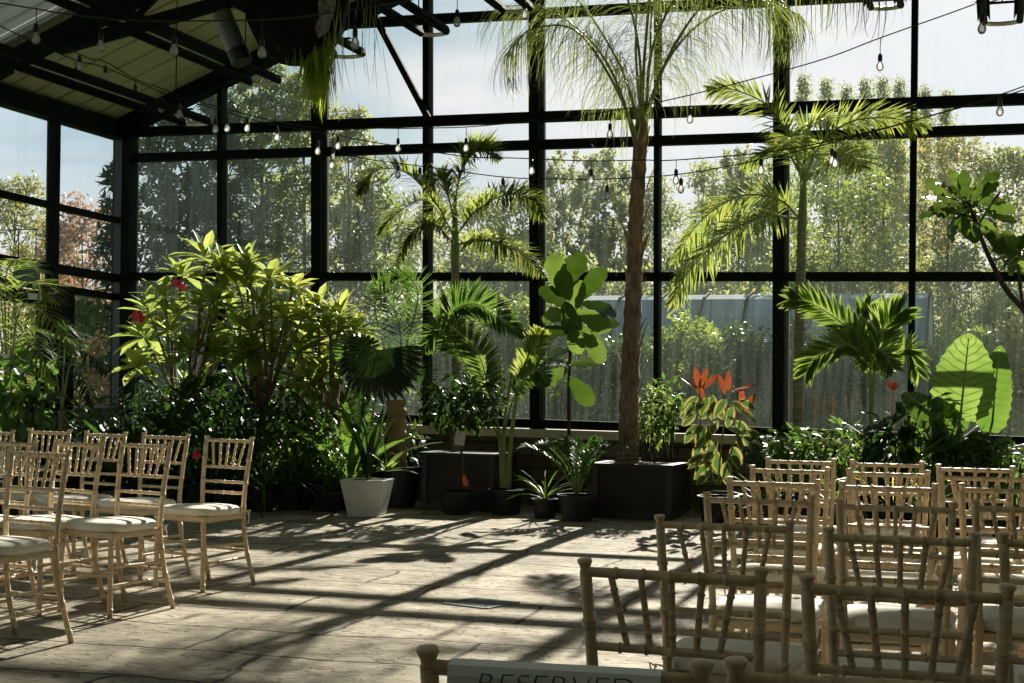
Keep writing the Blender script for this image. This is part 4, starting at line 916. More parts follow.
# ------------------------------------------------------------------ understorey along the left and back wall
G1 = 'dark leafy shrubs along the left rear'
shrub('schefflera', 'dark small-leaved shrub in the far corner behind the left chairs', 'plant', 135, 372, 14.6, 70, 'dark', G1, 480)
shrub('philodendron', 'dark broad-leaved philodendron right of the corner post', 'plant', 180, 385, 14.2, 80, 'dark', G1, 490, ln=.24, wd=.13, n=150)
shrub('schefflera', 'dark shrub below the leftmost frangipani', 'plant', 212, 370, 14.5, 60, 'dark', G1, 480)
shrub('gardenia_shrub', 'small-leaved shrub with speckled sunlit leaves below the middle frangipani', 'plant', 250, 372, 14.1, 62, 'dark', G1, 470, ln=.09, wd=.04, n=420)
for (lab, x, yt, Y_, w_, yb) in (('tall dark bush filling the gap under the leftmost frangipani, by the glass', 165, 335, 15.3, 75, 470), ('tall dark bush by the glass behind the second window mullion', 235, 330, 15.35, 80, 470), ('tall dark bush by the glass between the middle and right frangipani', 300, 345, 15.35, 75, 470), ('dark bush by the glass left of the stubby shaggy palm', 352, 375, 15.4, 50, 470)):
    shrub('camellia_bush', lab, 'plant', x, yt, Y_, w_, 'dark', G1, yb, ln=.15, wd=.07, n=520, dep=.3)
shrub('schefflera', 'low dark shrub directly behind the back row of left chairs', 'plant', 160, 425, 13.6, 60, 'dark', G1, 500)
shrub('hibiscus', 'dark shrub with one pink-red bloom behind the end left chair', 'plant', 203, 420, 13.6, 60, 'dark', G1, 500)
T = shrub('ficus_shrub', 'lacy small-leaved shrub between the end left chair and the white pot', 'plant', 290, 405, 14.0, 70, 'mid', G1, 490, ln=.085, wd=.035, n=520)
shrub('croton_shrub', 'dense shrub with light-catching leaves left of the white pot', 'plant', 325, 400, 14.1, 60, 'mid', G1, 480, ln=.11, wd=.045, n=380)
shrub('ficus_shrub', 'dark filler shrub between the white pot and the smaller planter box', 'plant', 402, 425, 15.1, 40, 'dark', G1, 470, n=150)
strap_plant('dracaena', 'strap-leaved dracaena with bright backlit leaves left of the white pot', 'plant', 300, 388, 14.1, 'bright', 26, .04, (4, 45), 'strap-leaved plants')
strap_plant('spider_plant', 'pale green strappy spider plant nearest the white pot', 'plant', 330, 410, 14.05, 'mid', 30, .03, (6, 55), 'strap-leaved plants')
strap_plant('bird_of_paradise', 'tall broad-leaved plant right behind the white pot', 'plant', 350, 375, 14.3, 'mid', 14, .14, (3, 40), 'strap-leaved plants', shape=OVAL)
strap_plant('dracaena', 'narrow-leaved dracaena under the middle frangipani', 'plant', 262, 385, 13.7, 'mid', 30, .03, (5, 65), 'strap-leaved plants')
strap_plant('bird_of_paradise', 'broad dark-leaved plant beside the corner post', 'plant', 130, 372, 13.8, 'dark', 16, .15, (5, 50), 'strap-leaved plants', shape=OVAL)
strap_plant('clivia', 'arching dark strap plant under the frangipani trees', 'plant', 228, 400, 13.5, 'dark', 26, .05, (10, 75), 'strap-leaved plants')
# pink bloom on the hibiscus
g = MB(); c = atY(197, 455, 13.2)
h = [o for o in bpy.data.objects if o.name.startswith('hibiscus')][0]
for j in range(5):
    a = j*2*PI/5; g.blade(c, V((math.cos(a), -.4, math.sin(a))), V((0, -1, 0)), .06, .05, .3, 3, .1, OVAL)
o = g.build('flower', 'red_flower', h.location, h); o['label'] = 'pink-red flower'
# far left palms and shrub in front of the door
def palm_low(name, label, px, Y, fr, mat='lf_palm', zb=0, potr=.25, stemh=None, group=None):
    b = V((atY(px, 490, Y).x, Y, zb)); T = Thing(name, label, 'palm', b, group); pot(T, b, potr, .36)
    cr = atY(px, stemh, Y) if stemh else b+V((0, 0, .35))
    g = MB(); g.tube([b+V((0, 0, .3)), (b+cr)/2+V((.02, 0, .15)), cr], [.05, .045, .04], 8); T.part('trunk', g, 'bark')
    for pts, ll, n in fr:
        g = MB(); frond(g, [cr]+[atY(x, y, Y+yo) for x, y, yo in pts], ll, n, .035, .5, .2, 58, .2, .010, 3, jit=.08); T.part('frond', g, [mat, 'petiole'])
    return T
palm_low('areca_palm', 'arching palm at the left edge in front of the glazed door', 8, 11.6, [([(15, 300, 0), (35, 283, -.1), (52, 300, -.2)], .38, 30), ([(0, 290, .1), (-10, 270, .1), (-20, 280, 0)], .36, 24), ([(20, 310, -.3), (50, 318, -.5), (75, 352, -.7)], .34, 30),
  ([(10, 290, .3), (22, 268, .4), (45, 270, .4)], .34, 28), ([(-5, 300, -.4), (-15, 290, -.7), (-30, 330, -.9)], .3, 22), ([(15, 340, -.5), (35, 345, -.8), (55, 385, -.9)], .3, 26), ([(5, 290, -.4), (12, 262, -.7), (25, 262, -.9)], .3, 22), ([(20, 335, .3), (50, 335, .4), (85, 345, .5)], .3, 26)], stemh=395, group='left edge palms')
shrub('philodendron', 'glossy broad-leaved shrub below the left edge palm', 'plant', 20, 350, 11.3, 75, 'mid', 'left edge plants', 440, ln=.20, wd=.10, n=150)
palm_low('areca_palm', 'short palm in front of the low left window beside the corner post', 62, 13.6, [([(75, 350, 0), (95, 358, -.1), (108, 372, -.2)], .3, 26), ([(65, 345, .1), (70, 330, .1), (88, 335, .1)], .28, 24), ([(52, 355, -.2), (40, 350, -.3), (28, 372, -.4)], .26, 22), ([(70, 365, -.4), (85, 380, -.6), (92, 405, -.7)], .26, 22)], 'lf_dark', stemh=410, group='left edge palms')
shrub('schefflera', 'dark shrub behind the left back row of chairs, under the low window', 'plant', 88, 400, 14.0, 60, 'dark', G1, 480)
# exit sign hanging by the door
p = atX(27, 273, XL+.45); T = Thing('exit_sign', 'small green exit sign hanging above the glazed door', 'sign', p)
g = MB(); g.box(p, .03, .42, .22, 0); T.part('panel', g, 'sign_green')
g = MB(); g.tube([p+V((0, -.15, .11)), p+V((0, -.15, .5))], .006, 5); g.tube([p+V((0, .15, .11)), p+V((0, .15, .5))], .006, 5); g.tube([p+V((0, -.2, .5)), p+V((0, .2, .5)), p+V((-.45, .2, .5))], .006, 5); T.part('hanger', g, 'black_plastic')
# ------------------------------------------------------------------ centre: ZZ plant, jasmine shrub
bz_ = V((atY(577, 510, 14.2).x, 14.2, 0)); T = Thing('zz_plant', 'low plant with feathery dark fronds in a black pot left of the large planter', 'plant', bz_); pot(T, bz_, .2, .26)
for k in range(13):
    a = k*2.4; s = .15+.33*((k+.5)/13); hx, hy = math.cos(a)*s, math.sin(a)*s*.8; z = .62-.25*s
    c = bz_+V((0, 0, .24)); g = MB(); frond(g, [c, c+V((hx*.4, hy*.4, z*.6)), c+V((hx, hy, z*.95)), c+V((hx*1.3, hy*1.3, z*.95))], .12, 17, .04, .2, .5, 55, .15, .012, 2, jit=.05, shape=OVAL, taper=.7, tipl=.7)
    T.part('frond', g, ['lf_dark', 'petiole'])
strap_plant('snake_grass', 'small plant of thin upright blades left of the dark feathery plant', 'plant', 545, 455, 14.3, 'mid', 16, .018, (8, 55), potr=.13, poth=.2)
T = shrub('jasmine_shrub', 'airy small-leaved shrub between the tall palm trunk and the red-leaved plant', 'plant', 652, 385, 15.25, 44, 'bright', None, 450, ln=.10, wd=.04, n=340, dep=.25, poth=.3)
shrub('jasmine_shrub', 'thin leafy twigs rising right of the tall palm trunk', 'plant', 668, 375, 15.3, 36, 'mid', None, 430, ln=.10, wd=.04, n=130, dep=.2, poth=.3, potr=.12)
# ------------------------------------------------------------------ right side
Yn = 14.9; bn = V((atY(872, 480, Yn).x, Yn, 0)); T = Thing('fishtail_fan_palm', 'palm with three broad ribbed backlit leaves in the right window', 'palm', bn); pot(T, bn, .22, .4)
for pts, ll, n, vee, wdd in (
 ([(870, 400, Yn), (872, 360, Yn), (850, 330, Yn-.1), (815, 305, Yn-.2), (793, 300, Yn-.2)], .30, 34, -.4, .05),
 ([(871, 400, Yn), (868, 365, Yn-.1), (850, 346, Yn-.2), (820, 355, Yn-.4), (806, 372, Yn-.5)], .28, 30, .2, .05),
 ([(873, 400, Yn), (876, 360, Yn-.1), (885, 330, Yn-.2), (900, 312, Yn-.25)], .34, 30, .1, .055),
 ([(872, 400, Yn), (870, 370, Yn-.2), (878, 350, Yn-.5), (893, 368, Yn-.8)], .26, 26, .1, .05),
 ([(873, 400, Yn), (880, 370, Yn+.2), (905, 350, Yn+.3), (918, 372, Yn+.3)], .26, 24, -.3, .045),
 ([(871, 400, Yn), (862, 350, Yn+.2), (858, 325, Yn+.2), (870, 305, Yn+.2)], .26, 24, .3, .045)):
    g = MB(); frond(g, [bn+V((0, 0, .36))]+[atY(*q) for q in pts], ll*.95, int(n*1.5), wdd*.66, .25, .1, 46, .45, .013, 3, jit=.02, taper=.75, tipl=.8, upv=V((0, -1, .25)), nrmv=(.05, -1, .3), shape=STRAP); T.part('frond', g, ['lf_bright', 'petiole'])
Ya = 14.0; ba = V((atY(958, 480, Ya).x, Ya, 0)); T = Thing('alocasia', 'plant with a huge upright backlit heart-shaped leaf with clear ribs', 'plant', ba); pot(T, ba, .25, .35)
def bigleaf(tip, bot, w_, Y, stem, yo=0, mat='lf_big', face=.95, bend=.25):
    b = atY(bot[0], bot[1], Y+yo); t = atY(tip[0], tip[1], Y+yo-.15); d = t-b; L_ = d.length; n = 44; g = MB()
    sh = lambda t: (.74+.26*math.sin(PI*min(1, t*1.35)))*(1-.11*abs(math.sin(t*10*PI)))*min(1, (max(0, 1-t)*3.6)**.55+.01)*min(1, .6+t*5)
    g.blade(b, d, V((0, -1, 0))*face+UP*(1-face), L_, w_, bend, n, .10, sh, 0, ripple=.006, rip_n=11); lf = T.part('leaf', g, mat, smooth=True)
    g = MB(); g.tube(bez([ba+V((0, 0, .33)), atY(stem[0], stem[1], Y+yo*.5), b, b+d*.5+V((0, .006, 0)), b+d*.95+V((0, .004, 0))], 14), [.02-.0011*i for i in range(15)], 6); T.part('stalk', g, 'petiole', lf)
bigleaf((969, 334), (960, 420), .60, Ya, (955, 450))
bigleaf((1000, 346), (990, 432), .34, Ya, (972, 452), .35, 'lf_mid', .7)
bigleaf((940, 388), (962, 432), .30, Ya, (958, 452), .2, 'lf_mid', .5)
bigleaf((905, 392), (940, 425), .36, Ya, (952, 455), -.3, 'lf_mid', .5)
bigleaf((915, 400), (945, 425), .34, Ya, (952, 455), -.3, 'lf_mid', .3)
bigleaf((1000, 470), (968, 440), .34, Ya, (960, 455), -.4, 'lf_mid', .3)
bigleaf((925, 450), (950, 435), .30, Ya, (955, 455), -.5, 'lf_mid', .3)
G2 = 'leafy shrubs behind the right chairs'
for (nm, lab, x, yt, Y, w_, kd, yb, ln, wd, n) in (
 ('boxwood_shrub', 'dark leafy shrub directly right of the red-leaved plant', 772, 425, 14.2, 50, 'dark', 480, .10, .045, 300),
 ('philodendron', 'green shrub behind the chair column on the aisle', 800, 428, 13.9, 52, 'mid', 480, .15, .06, 230),
 ('gardenia_shrub', 'shrub with glinting leaves below the ribbed palm leaves', 845, 420, 14.1, 60, 'mid', 480, .11, .045, 300),
 ('philodendron', 'dark broad-leaved shrub left of the huge heart-shaped leaf', 895, 412, 14.0, 62, 'dark', 480, .20, .09, 180),
 ('gardenia_shrub', 'leafy shrub at the foot of the huge heart-shaped leaf', 935, 395, 13.8, 50, 'mid', 480, .14, .06, 220),
 ('schefflera', 'dark shrub under the huge leaf beside the right chairs', 965, 430, 13.5, 60, 'dark', 480, .16, .07, 220),
 ('ficus_shrub', 'leafy shrub at the right edge below the window sill', 1010, 440, 13.5, 55, 'mid', 490, .15, .05, 220)):
    shrub(nm, lab, 'plant', x, yt, Y, w_, kd, G2, yb, ln=ln, wd=wd, n=n)
strap_plant('fern', 'arching fern between the red-leaved plant and the dark window post', 'fern', 765, 405, 14.6, 'mid', 30, .03, (20, 85), 'ferns behind the right chairs', shape=NEEDLE)
strap_plant('fern', 'bright spiky fern with pale plumes in front of the ribbed palm', 'fern', 835, 398, 14.3, 'bright', 40, .022, (5, 70), 'ferns behind the right chairs', shape=NEEDLE)
g = MB(); fo = [o for o in bpy.data.objects if o.get('label', '').startswith('bright spiky fern')][0]
for (x, y) in ((818, 392), (824, 396), (831, 390), (836, 398)):
    p = atY(x, y+30, 14.6); t_ = atY(x+R.uniform(-3, 3), y, 14.6); g.tube([p, (p+t_)/2, t_.lerp(p, .15), t_], [.004, .014, .016, .003], 6)
o = g.build('plume', 'plume', fo.location, fo); o['label'] = 'pale pink plumes'
strap_plant('bromeliad', 'bromeliad with a red flower left of the huge heart-shaped leaf', 'plant', 893, 400, 14.6, 'yellow', 16, .05, (5, 50))
g = MB(); fo = [o for o in bpy.data.objects if o.name.startswith('bromeliad')][0]; c = atY(893, 383, 14.5)
rosette(g, c-V((0, 0, .08)), .14, .035, 16, UP, (3, 60), 0, OVAL, 3, .2); g.tube([c-V((0, 0, .5)), c-V((0, 0, .06))], .007, 5); o = g.build('flower', 'pink_flower', fo.location, fo); o['label'] = 'red-pink flower spike'
strap_plant('sword_fern', 'spiky dark fern behind the huge heart-shaped leaf', 'fern', 925, 362, 14.2, 'mid', 26, .03, (5, 45), 'ferns behind the right chairs', shape=NEEDLE)
# ------------------------------------------------------------------ hanging basket in the roof
Yh = 11.0; ph = atY(296, 22, Yh); k = px2m(296, Yh); T = Thing('hanging_basket', 'dark hanging basket under the roof with long bright grassy leaves trailing', 'hanging plant', ph+V((0, 0, .3)))
g = MB(); top = .30; g.lathe(ph, [(.14, -.34), (.30, -.26), (.42, -.04), (.47, .22), (.48, .30), (.43, .30), (.36, .24), (0, .24)], 8); T.part('basket', g, 'basket_dark')
g = MB(); g.lathe(ph+V((.27, -.14, .06)), [(.02, -.24), (.09, -.18), (.15, .0), (.17, .2), (.0, .22)], 8); T.part('liner', g, 'liner')
g = MB()
for a in range(3): g.tube([ph+V((.38*math.cos(a*2.1), .38*math.sin(a*2.1), .26)), V((ph.x, ph.y, zroof(ph.x)-.05))], .008, 5)
T.part('chain', g, 'black_plastic')
g = MB(); c = atY(318, 36, Yh)
for i in range(300):
    a = R.uniform(0, 6.28); b = c+V((R.gauss(0, .055), R.gauss(0, .06), R.uniform(-.05, .10))); g.blade(b, V((math.cos(a)*.10, math.sin(a)*.10, -1)), V((math.cos(a), math.sin(a), 0)), R.uniform(.3, .68), .013, -.15, 4, .1, STRAP)
for i in range(60):
    b = ph+V((R.uniform(-.1, .75), R.uniform(-.3, .2), R.uniform(-.2, .2))); g.blade(b, V((R.uniform(-.2, .2), 0, -1)), V((1, 0, 0)), R.uniform(.25, .6), .010, -.1, 4, .1, STRAP)
T.part('foliage', g, 'lf_hang')
g = MB()     # second tuft above the top of the picture is what the thin strands in front of the glass hang from
# ------------------------------------------------------------------ radiant tube heaters with a U-bend
def heater(label, pa, pb, Ye, Ylen, x_off=0):
    A, B = atY(*pa, Ye), atY(*pb, Ye); z = (A.z+B.z)/2; A.z = z; B.z = z
    T = Thing('tube_heater', label, 'heater', ((A+B)/2), 'radiant tube heaters under the roof')
    for q in (A, B):
        g = MB(); e = V((q.x, Ye-Ylen, q.z+.0)); g.tube([q, e], .030, 10); 
        t = g
        o = T.part('tube', g, 'steel')
        g = MB(); g.add([(q.x-.052, Ye-.04, z-.005), (q.x-.03, Ye-.04, z+.045), (q.x+.03, Ye-.04, z+.045), (q.x+.052, Ye-.04, z-.005), (q.x-.052, Ye-Ylen, z-.005), (q.x-.03, Ye-Ylen, z+.045), (q.x+.03, Ye-Ylen, z+.045), (q.x+.052, Ye-Ylen, z-.005)], [(0, 1, 5, 4), (1, 2, 6, 5), (2, 3, 7, 6)]); T.part('reflector', g, 'steel')
    g = MB(); m_ = (A+B)/2; r = (B-A).length/2
    g.tube([m_+V((-r*math.cos(t), .55*r*math.sin(t), 0)) for t in [i*PI/12 for i in range(13)]], .020, 8); T.part('bend', g, 'copper')
    g = MB()
    for yy in (Ye-.4, Ye-Ylen*.5, Ye-Ylen+.3):
        g.tube([V((m_.x, yy, z+.06)), V((m_.x, yy, zroof(m_.x)-.04))], .006, 5); g.bar(V((A.x-.05, yy, z+.06)), V((B.x+.05, yy, z+.06)), .03, .015)
    T.part('hanger', g, 'steel')
heater('tube heater nearest the left wall, lowest in view', (184, 126), (209, 120), 13.2, 8)
heater('tube heater second from the left wall, ending before the brown-green trees', (250, 86), (279, 78), 13.2, 8)
heater('tube heater ending just right of the hanging basket', (335, 60), (363, 50), 13.2, 8)
heater('tube heater ending at the window bay with the diagonal brace', (421, 38), (447, 28), 13.2, 8)
heater('tube heater half hidden by the drooping palm fronds at the top', (503, 14), (530, 5), 13.2, 8)
heater('tube heater at the top right above the dark window post', (871, 5), (901, 8), 13.2, 8)
heater('rightmost tube heater at the top right corner', (984, 20), (1020, 23), 13.2, 8)
# grey cylindrical duct on the ceiling
d0 = atY(222, 14, 10.9); d1 = atY(237, 50, 10.9); T = Thing('duct_speaker', 'grey-green cylinder fixed under the left roof slope', 'duct', d0)
g = MB(); g.tube([d0, d1], .085, 16); T.part('body', g, 'duct'); g = MB(); g.tube([d1, d1+(d1-d0).normalized()*.12], .088, 16); T.part('cap', g, 'black_plastic')
g = MB(); g.tube([(d0+d1)/2+V((0, 0, .05)), V((d0.x-.1, d0.y, zroof(d0.x-.1)-.03))], .02, 6); T.part('bracket', g, 'steel')
# ------------------------------------------------------------------ string lights
SB = {}
def bulb_thing(T, p, drop, s=1.0):
    sk = MB(); sk.tube([p, p+V((0, 0, -drop))], .0035, 5); c = p+V((0, 0, -drop)); sk.lathe(c, [(.008*s, .005), (.014*s, 0), (.019*s, -.02*s), (.019*s, -.055*s), (.015*s, -.06*s)], 8)
    so_ = T.part('socket', sk, 'black_plastic'); g = MB(); c = c+V((0, 0, -.058*s)); g.lathe(c, [(.014*s, 0), (.022*s, -.018*s), (.031*s, -.042*s), (.031*s, -.060*s), (.020*s, -.080*s), (.004*s, -.086*s)], 10)
    o = T.part('bulb', g, 'bulb_glass', so_, smooth=True)
def string(label, pts, bulbs, Y, Y2=None, s=1.0):
    """pts: cable pixels; bulbs: (px, py of bulb centre)"""
    Y2 = Y if Y2 is None else Y2; x0, x1 = pts[0][0], pts[-1][0]
    YY = lambda x: Y+(Y2-Y)*(x-x0)/(x1-x0)
    P = bez([atY(x, y, YY(x)) for x, y in pts], len(pts)*6); T = Thing('string_light', label, 'string lights', P[0], 'festoon string lights')
    g = MB(); g.tube(P, .0055*s, 5); T.part('cable', g, 'black_plastic')
    for (x, y) in bulbs:
        q = atY(x, y, YY(x)); top = min(P, key=lambda p: (V((p.x, p.y, 0))-V((q.x, q.y, 0))).length); 
        # interpolate the cable height at the bulb
        best = None
        for i in range(len(P)-1):
            if min(P[i].x, P[i+1].x) <= q.x <= max(P[i].x, P[i+1].x): f = (q.x-P[i].x)/((P[i+1].x-P[i].x) or 1); best = P[i].lerp(P[i+1], f)
        best = best or top
        drop = max(.015, best.z-(q.z+.10*s)); bulb_thing(T, best, drop, s)
string('string light crossing the top left corner nearest the camera', [(-15, 0), (0, 3), (37, 9), (60, 13), (105, 18), (125, 20), (176, 21), (255, 20), (300, 17), (355, 9), (400, 2), (440, -6)], [(36, 38), (101, 46), (174, 50), (262, 52), (355, 43)], 9.0)
string('string light with large bulbs sloping down along the left roof tubes', [(-12, 20), (0, 26), (30, 40), (75, 60), (106, 68), (161, 92), (213, 108), (262, 122), (318, 132)], [(17, 69), (75, 79), (179, 114), (215, 129), (227, 128)], 10.5, 13.6)
string('string light with small bulbs just above the left roof tubes', [(60, 44), (88, 58), (106, 62), (135, 79), (160, 88), (184, 97), (230, 110), (280, 122), (318, 128)], [(80, 48), (105, 77), (135, 95), (161, 108), (247, 128), (277, 137)], 11.5, 14)
string('string light from the corner window to the diagonal brace bay', [(318, 131), (338, 135), (360, 140), (398, 146), (430, 150), (470, 154)], [(338, 143), (332, 165), (270, 153), (333, 157)], 14.2)
string('string light in front of the upper window bar left of the dark post', [(373, 128), (398, 128.5), (430, 128), (466, 127), (512, 123), (534, 120)], [(398, 148), (466, 148)], 14.2)
string('steep string light rising to the top right of the photo', [(534, 122), (560, 119), (610, 111), (640, 106), (690, 95), (768, 75), (830, 57), (880, 38), (945, 15), (975, 4)], [(610, 134), (690, 119), (880, 66)], 13.8, 12.5)
string('upper of the two long sagging string lights across the middle', [(420, 150), (470, 157), (512, 158), (591, 161), (641, 160), (676, 160), (768, 152), (835, 140), (900, 124), (950, 110), (1002, 94), (1030, 84)], [(532, 145), (591, 180), (676, 180), (761, 170), (835, 163), (1000, 111)], 14.0, 12.5)
string('lower of the two long sagging string lights across the middle', [(340, 154), (380, 161), (420, 166), (503, 177), (560, 179), (607, 179), (681, 174), (768, 158), (850, 138), (930, 116), (1000, 97), (1030, 88)], [(398, 168), (420, 168), (503, 175), (607, 196), (681, 189), (832, 160)], 14.4, 12.8)
string('short string light end with round bulbs near the top centre', [(440, -8), (457, -2), (480, -6), (525, -14), (560, -20)], [(457, 22), (525, 14)], 11.5)
string('string light end hanging from the top right heater', [(975, 2), (983, 4), (1010, -4), (1035, -8)], [(982, 28)], 11)
# ------------------------------------------------------------------ outdoors
def crown_mesh(kind, r, H, w, dens=1):
    """a tree of height H and crown width w in metres"""
    f = MB(); t = MB(); t.tube([V((0, 0, 0)), V((.01*H, 0, .4*H)), V((0, 0, .88*H))], [.009*H, .006*H, .002*H], 7)
    def leaf(p, s):
        d = rdir(r); nn = rdir(r); a = d*s; b = d.cross(nn); b = b.normalized()*s*.5 if b.length > .01 else V((s, 0, 0)); f.add([p-a*.5, p+b*.5, p+a*.5, p-b*.5], [(0, 1, 2, 3)])
    def prof(z):
        if kind == 'poplar': return math.sin(PI*min(1, .08+z*.90))**.45
        return math.sin(PI*min(1, .10+z*.87))**.55
    z0 = {'poplar': .04, 'airy': .06, 'dense': .0, 'magnolia': .0}[kind]
    cr_ = {'poplar': .022*H, 'airy': .30, 'dense': .42, 'magnolia': .22}[kind]
    per = {'poplar': 60, 'airy': 46, 'dense': 75, 'magnolia': 13}[kind]
    nc = int({'poplar': 11, 'airy': 12, 'dense': 9, 'magnolia': 30}[kind]*w*H*dens)
    ls = {'poplar': .12, 'airy': .105, 'dense': .13, 'magnolia': .24}[kind]
    for c in range(nc):
        z = z0+(.99-z0)*r.random(); w_ = w/2*prof(z); a = r.uniform(0, 6.28); q = math.sqrt(r.random())*w_*(1 if kind != 'dense' else 1); cc = V((q*math.cos(a), q*math.sin(a), z*H))
        if c % 5 == 0: t.tube([V((0, 0, max(0, z*H-.9))), cc], [.012, .005], 4, cap=False)
        if kind == 'magnolia': rosette(f, cc, ls*r.uniform(.8, 1.2), ls*.36, per, V((math.cos(a)*.6, math.sin(a)*.6, 1)), (5, 110), 0, OVAL, 2, .3, r)
        else:
            k_ = cr_*r.uniform(.6, 1.3)
            for _ in range(per): u = rdir(r)*k_*r.random()**.5; leaf(cc+V((u.x, u.y, u.z*(1.0 if kind != 'poplar' else 1.6))), ls*r.uniform(.7, 1.3))
    return f, t
def hedge_mesh(r, H, w):
    f = MB()
    for c in range(int(150*w*H/2.4)):
        x = r.uniform(-w/2, w/2); z = H*r.random()**.75*(.82+.18*math.sin(x*3+w)); y = r.uniform(-.5, .5); k_ = r.uniform(.15, .32)
        for _ in range(46):
            u = rdir(r)*k_*r.random()**.5; p = V((x, y, z))+u; d = rdir(r); s_ = r.uniform(.07, .13); b = d.cross(rdir(r)); b = b.normalized()*s_*.5 if b.length > .01 else V((s_, 0, 0)); a_ = d*s_
            if p.z > -.0: f.add([p-a_*.5, p+b*.5, p+a_*.5, p-b*.5], [(0, 1, 2, 3)])
    return f
RT_ = random.Random(11); POP = {}
def tree(name, label, px, ytop, d, wpx, kd, mat, group, zb=-.2, cat='tree', dens=1):
    b = atD(px, 392, d); b.z = zb; H = atD(px, ytop, d).z-zb; w = wpx*d/F
    T = Thing(name, label, cat, b, group)
    if kd == 'hedge':
        f = hedge_mesh(RT_, H, w); f.v = [(p[0]+b.x, p[1]+b.y, p[2]+b.z) for p in f.v]; T.part('foliage', f, mat); return T
    if name == 'poplar_tree' and POP:
        T.o.scale = (1, 1, H/POP['H'])
        for nm in ('foliage', 'trunk'): c = bpy.data.objects.new(nm, POP[nm]); COL.objects.link(c); c.parent = T.o
        T.o.rotation_euler = (0, 0, R.uniform(0, 6.28)); return T
    f, t = crown_mesh(kd, RT_, H, w, dens)
    for nm, g_, mt in (('foliage', f, mat), ('trunk', t, 'bark_dark')):
        g_.v = [(p[0]+b.x, p[1]+b.y, p[2]+b.z) for p in g_.v]; c = T.part(nm, g_, mt)
        if name == 'poplar_tree': POP[nm] = c.data; POP['H'] = H
    return T
gL = 'trees beyond the left wall'; gB = 'tall trees beyond the back wall'; gP = 'row of distant poplars'; gH = 'hedge bushes beyond the back wall'
tree('autumn_tree', 'yellow-green autumn tree seen through the far left pane', 12, 178, 32, 110, 'airy', 'out_yellow', gL)
tree('autumn_tree', 'orange autumn tree left of the corner', 55, 222, 30, 85, 'airy', 'out_orange', gL)
tree('maple_tree', 'red autumn tree seen just left of the corner post', 80, 200, 30, 100, 'airy', 'out_red', gL)
tree('cherry_tree', 'pinkish autumn tree low behind the left wall', 40, 250, 36, 130, 'airy', 'out_red', gL)
tree('evergreen_tree', 'dark large-leaved tree against the corner post outside', 112, 158, 27, 40, 'magnolia', 'out_dark', gL)
tree('shrub', 'green bush low outside the left wall near the corner', 85, 300, 26, 80, 'dense', 'out_green', gL)
tree('shrub', 'yellow-green bush outside the glazed door', 35, 310, 26, 90, 'dense', 'out_green', gL)
tree('autumn_shrub', 'small orange bush outside the low left window', 92, 310, 22, 26, 'airy', 'out_orange', gL)
tree('magnolia_tree', 'darkest large-leaved tree just right of the corner', 165, 112, 28, 120, 'magnolia', 'out_dark', gB, dens=1.2)
tree('magnolia_tree', 'tall leafy tree behind the narrow second window bay', 215, 92, 29, 105, 'magnolia', 'out_dark', gB, dens=1.2)
tree('magnolia_tree', 'tall olive tree reaching the roof line left of the thick post', 258, 62, 31, 120, 'magnolia', 'out_olive', gB)
tree('magnolia_tree', 'olive tree with pointed top at the thick post', 300, 72, 32, 105, 'magnolia', 'out_olive', gB)
tree('magnolia_tree', 'olive tree with spiky top right of the thick post', 345, 108, 31, 100, 'magnolia', 'out_olive', gB)
tree('ash_tree', 'green tree whose crown ends at the open gap of sky', 372, 165, 31, 85, 'dense', 'out_green', gB)
tree('ash_tree', 'low pale tree in the gap of sky behind the bushy green palm', 425, 205, 40, 90, 'airy', 'out_grey', gB)
for i, (x, y, w_, kd, mt, dd, lab) in enumerate(((475, 195, 90, 'airy', 'out_olive', 33, 'thin olive tree behind the bushy green palm'), (520, 185, 70, 'airy', 'out_grey', 34, 'pale tree right behind the central post'), (560, 152, 62, 'poplar', 'out_grey', 36, 'upright grey-green tree above the fiddle leaf fig'),
   (595, 148, 62, 'poplar', 'out_grey', 35, 'upright grey-green tree left of the tall palm trunk'), (622, 165, 55, 'poplar', 'out_grey', 37, 'upright grey-green tree hidden behind the tall palm trunk'), (655, 172, 50, 'airy', 'out_grey', 36, 'thin tree right of the tall palm trunk'),
   (700, 165, 70, 'airy', 'out_olive', 34, 'olive tree above the red-leaved plant'), (735, 150, 66, 'poplar', 'out_grey', 36, 'grey-green tree left of the arching right palm'), (770, 155, 60, 'dense', 'out_green', 38, 'green tree behind the post right of the red-leaved plant'),
   (835, 135, 110, 'airy', 'out_green', 30, 'sunlit green tree filling the bay right of the tall grey-stemmed palm'), (880, 130, 80, 'airy', 'out_olive', 34, 'olive tree left of the rightmost window mullion'), (945, 132, 105, 'airy', 'out_yellow', 32, 'yellowish tree behind the leaning fig branch'),
   (1005, 150, 90, 'airy', 'out_olive', 31, 'olive tree in the last pane at the right edge'))):
    tree('background_tree', lab, x, y, dd, w_*1.35, kd, mt, gB, dens=1.15)
for i, (x, y) in enumerate(((799, 76), (822, 80), (843, 86), (861, 80), (879, 78), (896, 80), (921, 88), (942, 92))):
    tree('poplar_tree', ['leftmost distant poplar in the row', 'second distant poplar from the left', 'third distant poplar from the left, shortest', 'fourth distant poplar from the left', 'fifth distant poplar, beside the mullion', 'sixth distant poplar, touching the dark mullion', 'seventh distant poplar, right of the mullion', 'rightmost distant poplar in the row'][i], x, y, 62, 16, 'poplar', 'out_grey', gP, dens=2)
